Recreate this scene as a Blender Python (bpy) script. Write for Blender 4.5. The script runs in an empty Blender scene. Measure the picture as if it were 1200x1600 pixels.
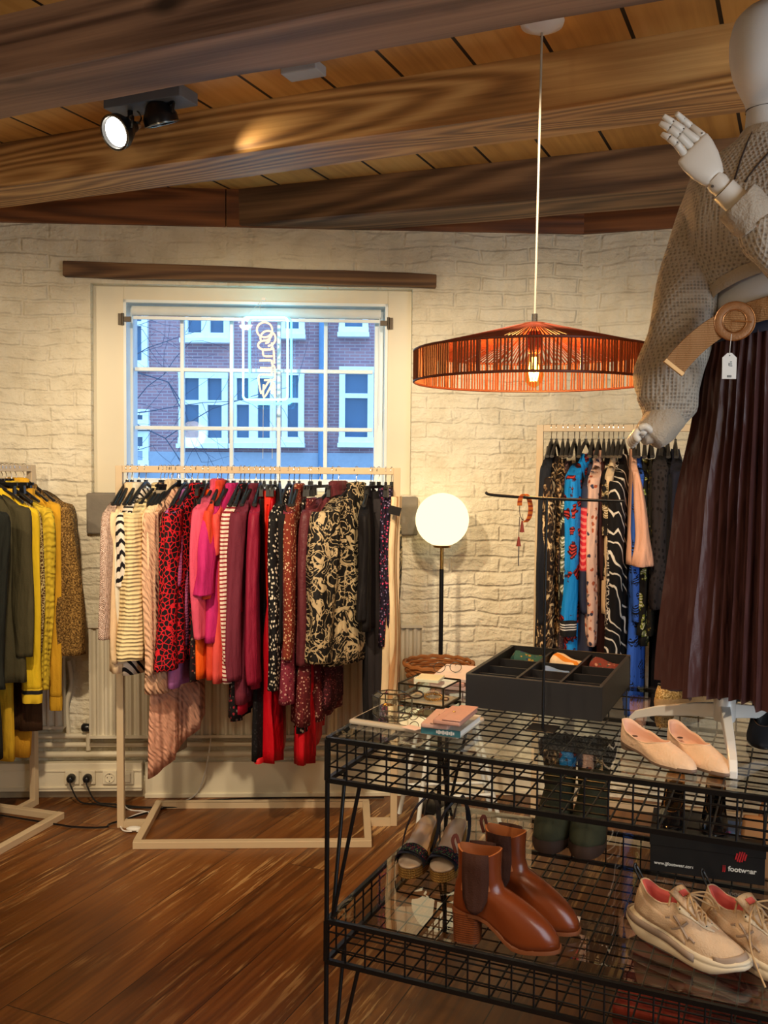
import bpy, bmesh, math, random
from mathutils import Vector, Matrix
random.seed(7)
PI = math.pi
S = bpy.context.scene
C = S.collection

# ------------------------------------------------------------------ camera
EYE = Vector((0, 0, 1.5))
F = 1500.0                                   # focal length in pixels of the 1200x1600 frame
PITCH, ROLL = math.radians(2.865), math.radians(0.5)
_fw = Vector((0, math.cos(PITCH), -math.sin(PITCH)))
_r0 = Vector((1, 0, 0)); _u0 = Vector((0, math.sin(PITCH), math.cos(PITCH)))
_rt = _r0*math.cos(ROLL) + _u0*math.sin(ROLL)
_up = _u0*math.cos(ROLL) - _r0*math.sin(ROLL)
cam_data = bpy.data.cameras.new('camera')
cam = bpy.data.objects.new('camera', cam_data); C.objects.link(cam)
cam.matrix_world = Matrix(((_rt.x, _up.x, -_fw.x, EYE.x), (_rt.y, _up.y, -_fw.y, EYE.y), (_rt.z, _up.z, -_fw.z, EYE.z), (0, 0, 0, 1)))
cam_data.sensor_fit = 'HORIZONTAL'; cam_data.sensor_width = 36; cam_data.lens = 36*F/1200
cam_data.clip_start = 0.05
S.camera = cam
def ray(x, y): return _fw + _rt*((x-600)/F) - _up*((y-800)/F)
def PZ(x, y, z):                             # point of the photograph on the level plane z
    d = ray(x, y); return EYE + d*((z-1.5)/d.z)
def PY(x, y, Y):                             # point of the photograph at depth Y
    d = ray(x, y); return EYE + d*(Y/d.y)

# ------------------------------------------------------------------ exposure, sky, lamps
vs = S.view_settings
vs.view_transform = 'Standard'; vs.look = 'None'; vs.gamma = 1; vs.exposure = 0.12; vs.use_curve_mapping = False
W = bpy.data.worlds.new('sky'); S.world = W; W.use_nodes = True
bg = W.node_tree.nodes['Background']; bg.inputs[0].default_value = (0.52, 0.95, 1.6, 1); bg.inputs[1].default_value = 2.0

def aim(o, target):
    o.rotation_euler = (Vector(target) - o.location).to_track_quat('-Z', 'Y').to_euler()
def spot(name, loc, target, watts, col, angle=70, blend=0.6, size=0.05):
    d = bpy.data.lights.new(name, 'SPOT'); d.energy = watts; d.color = col; d.spot_size = math.radians(angle); d.spot_blend = blend; d.shadow_soft_size = size
    o = bpy.data.objects.new(name, d); C.objects.link(o); o.location = loc; aim(o, target); return o
def area(name, loc, target, watts, col, sx, sy):
    d = bpy.data.lights.new(name, 'AREA'); d.shape = 'RECTANGLE'; d.size = sx; d.size_y = sy; d.energy = watts; d.color = col
    o = bpy.data.objects.new(name, d); C.objects.link(o); o.location = loc; aim(o, target); return o
def point(name, loc, watts, col, size=0.03):
    d = bpy.data.lights.new(name, 'POINT'); d.energy = watts; d.color = col; d.shadow_soft_size = size
    o = bpy.data.objects.new(name, d); C.objects.link(o); o.location = loc; return o
WARM = (1.0, 0.70, 0.38); WARM2 = (1.0, 0.80, 0.55); COOL = (0.72, 0.86, 1.0)
spot('assumed_spotlight_rack', (-0.75, 1.9, 2.5), (-0.55, 3.95, 1.05), 165, WARM2, 72)  # assumed lamp out of view, lights the middle rack from above and in front
spot('assumed_spotlight_left', (-1.9, 2.0, 2.5), (-1.6, 4.1, 1.1), 70, WARM2, 66)  # unseen spot assumed for the left rack and the wall behind it
spot('assumed_spotlight_right', (0.25, 2.1, 2.5), (0.62, 4.2, 1.25), 120, WARM2, 62)  # assumed spot with no fixture, brightens the right rack and nearby wall
spot('assumed_spotlight_table', (0.05, 1.1, 2.5), (0.30, 2.2, 0.7), 75, WARM2, 52)  # assumed unseen spot lighting the table from above
spot('assumed_spotlight_floor', (-1.3, 1.0, 2.5), (-0.7, 2.9, 0.0), 40, WARM2, 80)  # another assumed spot out of view, added to light the floor
area('assumed_side_daylight', (2.35, 0.2, 1.5), (0.6, 2.2, 1.2), 52, COOL, 2.0, 1.6)  # assumed cool daylight from the right; unseen area light with no window behind it
point('added_fill_behind_viewer', (-1.3, 0.1, 1.75), 20, (1, .82, .56), 0.12)  # unseen fill light added to brighten the ceiling, beams and camera-facing sides
point('added_fill_beside_viewer', (1.2, 0.3, 1.7), 12, (1, .82, .56), 0.12)  # second added fill, right of the camera, with no lamp of its own

# ------------------------------------------------------------------ nodes and materials
def s2l(v):
    v /= 255.0
    return v/12.92 if v <= 0.04045 else ((v+0.055)/1.055)**2.4
def c(r, g, b): return (s2l(r), s2l(g), s2l(b), 1)
class NT:
    def __init__(s, name):
        s.m = bpy.data.materials.new(name); s.m.use_nodes = True
        s.t = s.m.node_tree; s.t.nodes.clear()
        s.out = s.t.nodes.new('ShaderNodeOutputMaterial')
    def n(s, typ, props=None, **inp):
        nd = s.t.nodes.new('ShaderNode'+typ)
        for k, v in (props or {}).items(): setattr(nd, k, v)
        for k, v in inp.items():
            k2 = int(k[1:]) if k[0] == 'i' and k[1:].isdigit() else k.replace('_', ' ')
            sock = nd.inputs[k2]
            if hasattr(v, 'is_output') or isinstance(v, bpy.types.NodeSocket): s.t.links.new(v, sock)
            else: sock.default_value = v
        return nd
    def math(s, op, a, b=0.0, cc=None):
        kw = dict(i0=a, i1=b)
        if cc is not None: kw['i2'] = cc
        return s.n('Math', {'operation': op}, **kw).outputs[0]
    def ramp(s, fac, stops, interp='LINEAR'):
        nd = s.n('ValToRGB', Fac=fac); cr = nd.color_ramp; cr.interpolation = interp
        while len(cr.elements) > 1: cr.elements.remove(cr.elements[-1])
        cr.elements[0].position = stops[0][0]; cr.elements[0].color = stops[0][1]
        for p, col in stops[1:]:
            e = cr.elements.new(p); e.color = col
        return nd.outputs[0]
    def mix(s, fac, a, b, typ='MIX'):
        nd = s.n('MixRGB', {'blend_type': typ}, Fac=fac, Color1=a, Color2=b); return nd.outputs[0]
    def coord(s, scale=(1, 1, 1), rot=(0, 0, 0), loc=(0, 0, 0), kind='Object'):
        tc = s.n('TexCoord').outputs[kind]
        return s.n('Mapping', Vector=tc, Scale=scale, Rotation=rot, Location=loc).outputs[0]
    def noise(s, vec, scale, detail=3, dist=0.0, out=0, rough=0.5):
        return s.n('TexNoise', Vector=vec, Scale=scale, Detail=detail, Distortion=dist, Roughness=rough).outputs[out]
    def bump(s, h, strength=0.3, dist=0.01, normal=None):
        kw = dict(Height=h, Strength=strength, Distance=dist)
        if normal is not None: kw['Normal'] = normal
        return s.n('Bump', **kw).outputs[0]
    def surf(s, col, rough=0.6, metal=0.0, normal=None, spec=0.5, **kw):
        kw = dict(kw); kw['Base Color'] = col; kw['Roughness'] = rough; kw['Metallic'] = metal; kw['Specular IOR Level'] = spec
        nd = s.t.nodes.new('ShaderNodeBsdfPrincipled')
        for k, v in kw.items():
            if isinstance(v, bpy.types.NodeSocket): s.t.links.new(v, nd.inputs[k])
            else: nd.inputs[k].default_value = v
        if normal is not None: s.t.links.new(normal, nd.inputs['Normal'])
        s.t.links.new(nd.outputs[0], s.out.inputs[0]); return s.m
BLACK = c(12, 12, 14)
def mat(name, col, rough=0.6, metal=0.0, var=0.12, vs_=12, bump=0.0, bs=60, spec=0.5, **kw):
    t = NT(name); v = t.coord()
    colr = col
    if var:
        f = t.noise(v, vs_, 3)
        colr = t.mix(t.math('MULTIPLY', f, 1.0), tuple(x*(1-var) for x in col[:3])+(1,), tuple(min(1, x*(1+var)) for x in col[:3])+(1,))
    nrm = t.bump(t.noise(v, bs, 3), bump, 0.004) if bump else None
    return t.surf(colr, rough, metal, nrm, spec, **kw)
def emis(name, col, strength):
    t = NT(name); e = t.n('Emission', Color=col, Strength=strength)
    t.t.links.new(e.outputs[0], t.out.inputs[0]); return t.m
def glass(name, tint=(1, 1, 1, 1), ior=1.45, rough=0.0):
    t = NT(name)
    tr = t.n('BsdfTransparent', Color=tint); gl = t.n('BsdfGlossy', Roughness=rough)
    fr = t.n('Fresnel', IOR=ior); bf = t.n('NewGeometry').outputs['Backfacing']
    fac = t.math('MULTIPLY', fr.outputs[0], t.math('SUBTRACT', 1.0, bf))
    mx = t.n('MixShader', i0=fac, i1=tr.outputs[0], i2=gl.outputs[0])
    t.t.links.new(mx.outputs[0], t.out.inputs[0]); return t.m
def wood(name, dark, mid, light, along=0, ring=9.0, stretch=0.09, rough=0.6, seed=0.0, bump=0.25, knots=True, dist=5.0):
    """sawn timber: grain runs along the given local axis"""
    t = NT(name)
    sc = [3.6, 3.6, 3.6]; sc[along] = 3.6*stretch
    v = t.coord(scale=tuple(sc), loc=(seed, seed*1.7, seed*0.6))
    warp = t.noise(v, 1.0, 1.5, 0.3)
    ph = t.math('ADD', t.math('MULTIPLY', warp, ring*22), t.math('MULTIPLY', t.noise(v, 9, 3), 1.4))
    w = t.math('ADD', t.math('MULTIPLY', t.math('SINE', ph), 0.5), 0.5)
    sc2 = [90, 90, 90]; sc2[along] = 2.0
    fine = t.noise(t.coord(scale=tuple(sc2)), 1.0, 4)
    f = t.math('ADD', t.math('MULTIPLY', w, 0.42), t.math('MULTIPLY', fine, 0.55))
    f = t.math('ADD', f, t.math('MULTIPLY', t.math('SUBTRACT', t.noise(v, 2.2, 2), 0.5), 0.5))
    col = t.ramp(f, [(0.15, dark), (0.5, mid), (0.92, light)])
    if knots:
        sck = [3.4, 3.4, 3.4]; sck[along] = 1.5
        k = t.n('TexVoronoi', Vector=t.coord(scale=tuple(sck), loc=(seed*2, 0.3, 0.1)), Scale=1.0).outputs[0]
        col = t.mix(t.ramp(k, [(0.03, (1, 1, 1, 1)), (0.11, (0, 0, 0, 1))]), col, tuple(x*0.35 for x in dark[:3])+(1,))
    return t.surf(col, rough, 0, t.bump(f, bump, 0.006))

# ------------------------------------------------------------------ mesh building
def smooth01(t): t = max(0.0, min(1.0, t)); return t*t*(3-2*t)
def lerp(a, b, t): return a + (b-a)*t
def pw(pts, x):                              # smooth piecewise interpolation of (x, y) pairs
    if x <= pts[0][0]: return pts[0][1]
    for (x0, y0), (x1, y1) in zip(pts, pts[1:]):
        if x <= x1: return lerp(y0, y1, smooth01((x-x0)/(x1-x0)))
    return pts[-1][1]
def spline(pts, n=6):                        # Catmull-Rom through points
    P = [Vector(p) for p in pts]; out = []
    for i in range(len(P)-1):
        p0 = P[max(i-1, 0)]; p1 = P[i]; p2 = P[i+1]; p3 = P[min(i+2, len(P)-1)]
        for k in range(n):
            t = k/n
            out.append(0.5*((2*p1)+(p2-p0)*t+(2*p0-5*p1+4*p2-p3)*t*t+(3*p1-p0-3*p2+p3)*t**3))
    out.append(P[-1]); return out
class MB:
    def __init__(s): s.b = bmesh.new()
    def vs(s, pts): return [s.b.verts.new(p) for p in pts]
    def face(s, vv):
        try: return s.b.faces.new(vv)
        except ValueError: return None
    def box(s, ctr, size, rot=None, taper=None):
        hx, hy, hz = (x/2 for x in size); ctr = Vector(ctr); pts = []
        for z in (-hz, hz):
            k = taper if (taper and z > 0) else 1
            for x, y in ((-hx, -hy), (hx, -hy), (hx, hy), (-hx, hy)):
                p = Vector((x*k, y*k, z))
                if rot is not None: p = rot @ p
                pts.append(p+ctr)
        v = s.vs(pts)
        for q in ((0, 3, 2, 1), (4, 5, 6, 7), (0, 1, 5, 4), (1, 2, 6, 5), (2, 3, 7, 6), (3, 0, 4, 7)): s.face([v[i] for i in q])
        return s
    def bar(s, a, b, w, h=None, upv=(0, 0, 1)):
        a = Vector(a); b = Vector(b); h = h or w; d = (b-a); L = d.length; d.normalize()
        u = Vector(upv)
        if abs(d.dot(u)) > 0.99: u = Vector((0, 1, 0)) if abs(d.y) < 0.9 else Vector((1, 0, 0))
        x = d.cross(u).normalized(); z = x.cross(d)
        R = Matrix((x, d, z)).transposed()
        return s.box((a+b)/2, (w, L, h), R)
    def loft(s, rings, cap0=True, cap1=True, closed=True, loop=False):
        R = [s.vs(r) for r in rings]; n = len(R[0])
        pairs = list(zip(R, R[1:])) + ([(R[-1], R[0])] if loop else [])
        for a, b in pairs:
            for i in range(n if closed else n-1):
                j = (i+1) % n; s.face([a[i], a[j], b[j], b[i]])
        if closed and not loop:
            if cap0: s.face(R[0][::-1])
            if cap1: s.face(R[-1])
        return s
    def tube(s, pts, r, n=8, closed=False, flat=1.0, upv=None):
        P = [Vector(p) for p in pts]; m = len(P); rings = []
        T = []
        for i in range(m):
            if closed: d = P[(i+1) % m]-P[(i-1) % m]
            else: d = P[min(i+1, m-1)]-P[max(i-1, 0)]
            if d.length < 1e-9: d = Vector((0, 0, 1))
            T.append(d.normalized())
        u = Vector(upv) if upv else (Vector((0, 0, 1)) if abs(T[0].z) < 0.9 else Vector((0, 1, 0)))
        x = (u - T[0]*u.dot(T[0])).normalized()
        for i in range(m):
            x = (x - T[i]*x.dot(T[i]))
            x = x.normalized() if x.length > 1e-6 else T[i].orthogonal().normalized()
            y = T[i].cross(x); ri = r[i] if isinstance(r, (list, tuple)) else r
            rings.append([P[i] + (x*math.cos(2*PI*k/n)*flat + y*math.sin(2*PI*k/n))*ri for k in range(n)])
        return s.loft(rings, not closed, not closed, True, closed)
    def lathe(s, prof, n=24, ctr=(0, 0, 0), M=None, sx=1.0, sy=1.0, a0=0, a1=2*PI):
        ctr = Vector(ctr); full = abs(a1-a0-2*PI) < 1e-6; rings = []
        for r, z in prof:
            ring = []
            for k in range(n if full else n+1):
                a = a0+(a1-a0)*k/n; p = Vector((r*math.cos(a)*sx, r*math.sin(a)*sy, z))
                if M is not None: p = M @ p
                ring.append(p+ctr)
            rings.append(ring)
        return s.loft(rings, full and prof[0][0] > 1e-5, full and prof[-1][0] > 1e-5, full)
    def ball(s, ctr, r, n=14, sc=(1, 1, 1), M=None):
        m = max(4, n//2); ctr = Vector(ctr); rings = []
        for i in range(m+1):
            a = -PI/2+PI*i/m; rr = max(1e-4, math.cos(a))*r
            ring = []
            for k in range(n):
                p = Vector((rr*math.cos(2*PI*k/n)*sc[0], rr*math.sin(2*PI*k/n)*sc[1], math.sin(a)*r*sc[2]))
                ring.append((M @ p if M is not None else p)+ctr)
            rings.append(ring)
        return s.loft(rings)
    def prism(s, poly, z0, z1, M=None):
        pts = lambda z: [(M @ Vector((x, y, z)) if M is not None else Vector((x, y, z))) for x, y in poly]
        return s.loft([pts(z0), pts(z1)])
    def build(s, name, m, parent=None, smooth=True, bevel=0.0, subsurf=0, solid=0.0, seg=2, angle=50, remesh=0.0):
        bmesh.ops.remove_doubles(s.b, verts=s.b.verts, dist=1e-6)
        bmesh.ops.recalc_face_normals(s.b, faces=s.b.faces)
        me = bpy.data.meshes.new(name); s.b.to_mesh(me); s.b.free()
        o = bpy.data.objects.new(name, me); C.objects.link(o); me.materials.append(m)
        if smooth:
            for p in me.polygons: p.use_smooth = True
        if remesh:
            md = o.modifiers.new('remesh', 'REMESH'); md.mode = 'VOXEL'; md.voxel_size = remesh; md.use_smooth_shade = True
            md = o.modifiers.new('smooth', 'SMOOTH'); md.iterations = 6; md.factor = 0.5
        if solid:
            md = o.modifiers.new('solid', 'SOLIDIFY'); md.thickness = solid; md.offset = 0
        if bevel:
            md = o.modifiers.new('bevel', 'BEVEL'); md.width = bevel; md.segments = seg; md.limit_method = 'ANGLE'; md.angle_limit = math.radians(35)
        if subsurf:
            md = o.modifiers.new('sub', 'SUBSURF'); md.levels = subsurf; md.render_levels = subsurf
        if smooth and not subsurf and not remesh:
            try: me.set_sharp_from_angle(angle=math.radians(angle))
            except Exception: pass
        if parent is not None: o.parent = parent
        return o
def rz(a): return Matrix.Rotation(a, 3, 'Z')
def thing(name, label, cat, loc=(0, 0, 0), rotz=0.0, group=None):
    o = bpy.data.objects.new(name, None); C.objects.link(o); o.empty_display_size = 0.05
    o.location = loc; o.rotation_euler = (0, 0, rotz); o['label'] = label; o['category'] = cat
    if group: o['group'] = group
    return o
def tag(o, label, cat, group=None):
    o['label'] = label; o['category'] = cat
    if group: o['group'] = group
    return o
def struct(o): o['kind'] = 'structure'; return o
def lab(o, label): o['label'] = label; return o
# ------------------------------------------------------------------ setting materials
AX = math.radians(-23.5)                      # the beams, boards and the wire table share this direction
UX = Vector((math.cos(AX), math.sin(AX), 0)); VX = Vector((-math.sin(AX), math.cos(AX), 0))
CEIL = 2.69; BEAM = 2.53
def m_brick():
    t = NT('whitewashed_brick'); v = t.coord()
    nz = t.n('TexNoise', Vector=v, Scale=4.0, Detail=3).outputs[1]
    vd = t.n('MixRGB', Fac=0.055, Color1=v, Color2=nz).outputs[0]
    # brick courses on the vertical face: x along the wall, z up
    sep = t.n('SeparateXYZ', Vector=vd); cmb = t.n('CombineXYZ', X=sep.outputs[0], Y=sep.outputs[2]).outputs[0]
    br = t.n('TexBrick', Vector=cmb, Scale=1.0, i1=(1, 1, 1, 1), i2=(0.85, 0.85, 0.85, 1), i3=(0, 0, 0, 1))
    br.inputs['Mortar Size'].default_value = 0.010; br.inputs['Mortar Smooth'].default_value = 0.9
    br.inputs['Brick Width'].default_value = 0.21; br.inputs['Row Height'].default_value = 0.062
    n1 = t.noise(v, 9, 5); n2 = t.noise(v, 42, 5); n3 = t.noise(v, 1.1, 3)
    hide = t.ramp(n3, [(0.38, (0, 0, 0, 1)), (0.62, (1, 1, 1, 1))])
    soft = t.math('MULTIPLY', t.n('RGBToBW', Color=br.outputs[0]).outputs[0], t.math('ADD', t.math('MULTIPLY', hide, 0.55), 0.18))
    big = t.noise(t.n('Mapping', Vector=v, Scale=(1, 1, 2.6)).outputs[0], 5.0, 4, 0.6)
    h = t.math('ADD', t.math('MULTIPLY', soft, 0.40), t.math('ADD', t.math('MULTIPLY', n1, 0.6), t.math('MULTIPLY', n2, 0.42)))
    h = t.math('ADD', h, t.math('MULTIPLY', big, 1.0))
    col = t.ramp(n1, [(0.25, c(214, 202, 174)), (0.5, c(230, 220, 194)), (0.8, c(236, 228, 206))])
    grime = t.ramp(t.noise(v, 2.3, 6, 0.6), [(0.60, (0, 0, 0, 1)), (0.80, (0.4, 0.4, 0.4, 1))])
    col = t.mix(grime, col, c(186, 172, 144))
    return t.surf(col, 0.75, 0, t.bump(h, 0.85, 0.03), 0.25)
def m_floor():
    t = NT('worn_plank_floor'); v = t.coord(rot=(0, 0, 0))
    sep = t.n('SeparateXYZ', Vector=v); cmb = t.n('CombineXYZ', X=sep.outputs[1], Y=t.math('ADD', sep.outputs[0], 0.01)).outputs[0]
    br = t.n('TexBrick', {'offset': 0.37}, Vector=cmb, Scale=1.0, i1=(0.0, 0, 0, 1), i2=(1, 1, 1, 1), i3=(0.5, 0.5, 0.5, 1))
    br.inputs['Mortar Size'].default_value = 0.0016; br.inputs['Mortar Smooth'].default_value = 0.2; br.inputs['Bias'].default_value = 0
    br.inputs['Brick Width'].default_value = 3.1; br.inputs['Row Height'].default_value = 0.245
    tone = t.n('RGBToBW', Color=br.outputs[0]).outputs[0]
    vv = t.n('VectorMath', {'operation': 'ADD'}, i0=v, i1=t.n('CombineXYZ', Y=t.math('MULTIPLY', tone, 9.0), X=t.math('MULTIPLY', tone, 3.0)).outputs[0]).outputs[0]
    g = t.n('Mapping', Vector=vv, Scale=(4.0, 0.42, 1)).outputs[0]
    w = t.math('ADD', t.math('MULTIPLY', t.math('SINE', t.math('ADD', t.math('MULTIPLY', t.noise(g, 1.0, 1.5, .3), 55), t.math('MULTIPLY', t.noise(g, 9, 3), 2.0))), .5), .5)
    fine = t.noise(t.n('Mapping', Vector=vv, Scale=(70, 1.6, 1)).outputs[0], 1.0, 4)
    f = t.math('ADD', t.math('MULTIPLY', w, 0.16), t.math('MULTIPLY', fine, 0.55))
    f = t.math('ADD', f, t.math('MULTIPLY', tone, 0.20))
    col = t.ramp(f, [(0.2, c(62, 34, 12)), (0.5, c(112, 66, 26)), (0.85, c(150, 98, 46))])
    # rubbed-off finish: pale streaks that follow the grain
    patch = t.noise(v, 1.7, 3, 0.4)
    streak = t.noise(t.n('Mapping', Vector=vv, Scale=(46, 2.2, 1)).outputs[0], 1.0, 5, 0.0, 0, 0.7)
    wear = t.math('MULTIPLY', t.ramp(patch, [(0.44, (0, 0, 0, 1)), (0.62, (1, 1, 1, 1))]), t.ramp(streak, [(0.54, (0, 0, 0, 1)), (0.60, (1, 1, 1, 1))]))
    col = t.mix(t.math('MULTIPLY', wear, 0.8), col, c(206, 164, 106))
    col = t.mix(br.outputs[1], col, c(30, 18, 10))
    rough = t.math('ADD', t.math('MULTIPLY', fine, 0.25), 0.27)
    h = t.math('SUBTRACT', f, t.math('MULTIPLY', br.outputs[1], 1.2))
    return t.surf(col, rough, 0, t.bump(h, 0.22, 0.006), 0.5)
def m_ceiling():
    t = NT('ceiling_boards'); v = t.coord()
    sep = t.n('SeparateXYZ', Vector=v); cmb = t.n('CombineXYZ', X=sep.outputs[1], Y=sep.outputs[0]).outputs[0]
    br = t.n('TexBrick', {'offset': 0.5}, Vector=cmb, Scale=1.0, i1=(0.0, 0, 0, 1), i2=(1, 1, 1, 1), i3=(0.5, 0.5, 0.5, 1))
    br.inputs['Mortar Size'].default_value = 0.006; br.inputs['Mortar Smooth'].default_value = 0.1
    br.inputs['Brick Width'].default_value = 6.0; br.inputs['Row Height'].default_value = 0.232
    tone = t.n('RGBToBW', Color=br.outputs[0]).outputs[0]
    vv = t.n('VectorMath', {'operation': 'ADD'}, i0=v, i1=t.n('CombineXYZ', Y=t.math('MULTIPLY', tone, 9.0)).outputs[0]).outputs[0]
    fine = t.noise(t.n('Mapping', Vector=vv, Scale=(40, 1.5, 1)).outputs[0], 1.0, 4)
    big = t.noise(vv, 2.5, 3)
    f = t.math('ADD', t.math('MULTIPLY', fine, 0.45), t.math('MULTIPLY', big, 0.6))
    col = t.ramp(f, [(0.25, c(150, 104, 48)), (0.55, c(206, 156, 82)), (0.8, c(224, 178, 106))])
    kn = t.n('TexVoronoi', Vector=t.n('Mapping', Vector=vv, Scale=(3.0, 1.6, 1)).outputs[0], Scale=1.0).outputs[0]
    col = t.mix(t.ramp(kn, [(0.02, (1, 1, 1, 1)), (0.07, (0, 0, 0, 1))]), col, c(84, 46, 18))
    col = t.mix(br.outputs[1], col, c(22, 12, 6))
    return t.surf(col, 0.55, 0, t.bump(t.math('SUBTRACT', f, br.outputs[1]), 0.3, 0.008), 0.4)
M_WALL = m_brick(); M_FLOOR = m_floor(); M_CEIL = m_ceiling()
M_BEAM1 = wood('dark_oak_beam', c(74, 52, 42), c(126, 98, 80), c(168, 134, 108), 0, 3.0, 0.07, 0.65, 1.3)
M_BEAM2 = wood('honey_pine_beam', c(98, 62, 30), c(172, 124, 68), c(222, 176, 110), 0, 6.5, 0.09, 0.55, 4.1, 0.3)
M_BEAM3 = wood('grey_brown_beam', c(70, 50, 34), c(112, 84, 58), c(158, 124, 88), 0, 3.5, 0.07, 0.65, 7.7)
M_HEAD = wood('redwood_header', c(84, 46, 20), c(124, 74, 36), c(150, 94, 50), 0, 6.0, 0.08, 0.55, 2.2)
M_LINTEL = wood('dark_lintel', c(72, 48, 28), c(112, 80, 50), c(146, 110, 72), 0, 6.0, 0.08, 0.7, 9.2)
M_CREAM = mat('cream_paint', c(226, 216, 190), 0.45, 0, 0.05, 5, 0.05, 30)
M_SASH = mat('white_gloss_paint', c(228, 234, 232), 0.35, 0, 0.03)
M_STONE = mat('grey_stone', c(128, 120, 108), 0.8, 0, 0.25, 22, 0.5, 50)
M_PIPE = mat('painted_pipe', c(214, 204, 178), 0.45, 0, 0.06)
M_RAD = mat('radiator_enamel', c(214, 206, 184), 0.4, 0, 0.05)
M_IRON = mat('old_iron', c(84, 74, 62), 0.5, 0.6, 0.2)
M_BLK = mat('black_metal', c(16, 16, 18), 0.35, 0.3, 0.05)
M_BLKPL = mat('black_plastic', c(20, 20, 22), 0.32, 0, 0.05)
M_STEEL = mat('polished_steel', c(196, 194, 190), 0.22, 1.0, 0.0)
M_WHITE = mat('white_plastic', c(228, 226, 220), 0.35, 0, 0.02)
M_PAPER = mat('white_card', c(232, 230, 224), 0.7, 0, 0.03)
M_BEIGE = mat('beige_powder_coat', c(206, 184, 150), 0.45, 0.05, 0.04)
M_BRASS = mat('brushed_brass', c(190, 150, 84), 0.3, 1.0, 0.05)
M_GLASS = glass('clear_glass', (0.97, 0.985, 0.98, 1), 1.5); M_TABLEGLASS = glass('table_glass', (0.95, 0.98, 0.97, 1), 1.95)
M_WGLASS = glass('window_glass', (0.97, 0.99, 1, 1), 1.25)

# ------------------------------------------------------------------ room shell
WN = Vector((-0.05, 1, 0)).normalized()       # back wall: Y = 4.30 + 0.05 X
def wy(x): return 4.30 + 0.05*x
CX = 0.88; CORNER = Vector((CX, wy(CX), 0)); RS = -0.33
def ry(x): return CORNER.y + RS*(x-CX)
WA = math.atan(0.05); RA = math.atan(RS)
XL, XR, YB = -2.7, 2.6, -2.2
# floor and ceiling slabs in the building's own axes
def slab(name, z0, z1, m):
    b = MB(); R = rz(-AX)
    poly = [(XL-.3, YB-.3), (XR+.3, YB-.3), (XR+.3, 4.8), (XL-.3, 4.8)]
    b.prism([tuple((R @ Vector((x, y, 0))).xy) for x, y in poly], z0, z1)
    o = b.build(name, m, None, False); o.rotation_euler = (0, 0, AX); return struct(o)
slab('floor', -0.12, 0.0, M_FLOOR)
slab('ceiling', CEIL, CEIL+0.1, M_CEIL)
# back wall with the window opening, in wall coordinates (x along, z up, y into the wall)
def wall_obj(name, origin, ang, boxes):
    b = MB()
    for x0, x1, z0, z1 in boxes: b.box(((x0+x1)/2, 0.15, (z0+z1)/2), (x1-x0, 0.30, z1-z0))
    o = b.build(name, M_WALL, None, False); o.location = origin; o.rotation_euler = (0, 0, ang); return struct(o)
def on_wall(x, y):                            # photograph point -> wall coordinates (x along from X = 0, z)
    d = ray(x, y); t = 4.30/(d.y-0.05*d.x); p = EYE+d*t
    return p.x/math.cos(WA), p.z
OX0, OZ1 = on_wall(141, 445); OX1, _ = on_wall(645, 448); _, OZ0 = on_wall(400, 772); _, OZ1 = on_wall(400, 447)
LW = CX/math.cos(WA)
WALL0 = (0, 4.30, 0)
wall_obj('wall_back', WALL0, WA, [(-2.9, OX0, 0, CEIL), (OX1, LW, 0, CEIL), (OX0, OX1, 0, OZ0), (OX0, OX1, OZ1, CEIL)])
wall_obj('wall_right', CORNER, RA, [(0, 2.0, 0, CEIL)])
struct(MB().box((XL-0.1, 1.1, CEIL/2), (0.2, 6.8, CEIL)).build('wall_left', M_WALL, None, False))
struct(MB().box((XR+0.1, 0.8, CEIL/2), (0.2, 6.2, CEIL)).build('wall_side', M_WALL, None, False))
struct(MB().box((0, YB-0.1, CEIL/2), (XR-XL+.4, 0.2, CEIL)).build('wall_front', M_WALL, None, False))
# beams
def beam(name, v0, v1, u0, u1, m, ang=AX, wob=0.004, z0=BEAM):
    b = MB(); n = 24; rings = []
    for i in range(n+1):
        u = lerp(u0, u1, i/n); r = lambda: random.uniform(-wob, wob)
        ch = 0.008
        rings.append([Vector((u, v0+ch+r(), z0+r()*.4)), Vector((u, v1-ch+r(), z0+r()*.4)), Vector((u, v1+r()*.4, z0+ch)), Vector((u, v1, CEIL+.02)), Vector((u, v0, CEIL+.02)), Vector((u, v0+r()*.4, z0+ch))])
    b.loft(rings); o = b.build(name, m, None, True, angle=30); o.rotation_euler = (0, 0, ang); return struct(o)
beam('trim_1', 2.0, 2.245, -2.9, 2.2, M_BEAM1)
beam('trim_2', 2.785, 3.03, -3.2, 2.1, M_BEAM2)
A3 = math.radians(-20.5); V3 = Vector((-math.sin(A3), math.cos(A3), 0)); p3 = Vector((-0.70, wy(-.70), 0))
U3 = Vector((math.cos(A3), math.sin(A3), 0))
beam('trim_3', p3.dot(V3), p3.dot(V3)+0.27, p3.dot(U3)+0.005, 2.2, M_BEAM3, A3)
# header boards where wall meets ceiling
for nm, org, ang, x0, x1 in (('trim_4', WALL0, WA, -2.9, -0.705), ('trim_5', WALL0, WA, -0.70, LW), ('trim_6', CORNER, RA, 0, 2.0)):
    o = MB().box(((x0+x1)/2, -0.008, (BEAM+CEIL)/2), (x1-x0, 0.03, CEIL-BEAM)).build(nm, M_HEAD, None, False); o.location = org; o.rotation_euler = (0, 0, ang); struct(o)
def wall_part(b, name, m, parent=None, **kw):
    o = b.build(name, m, parent, **kw)
    if parent is None: o.location = WALL0; o.rotation_euler = (0, 0, WA)
    return o
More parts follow.
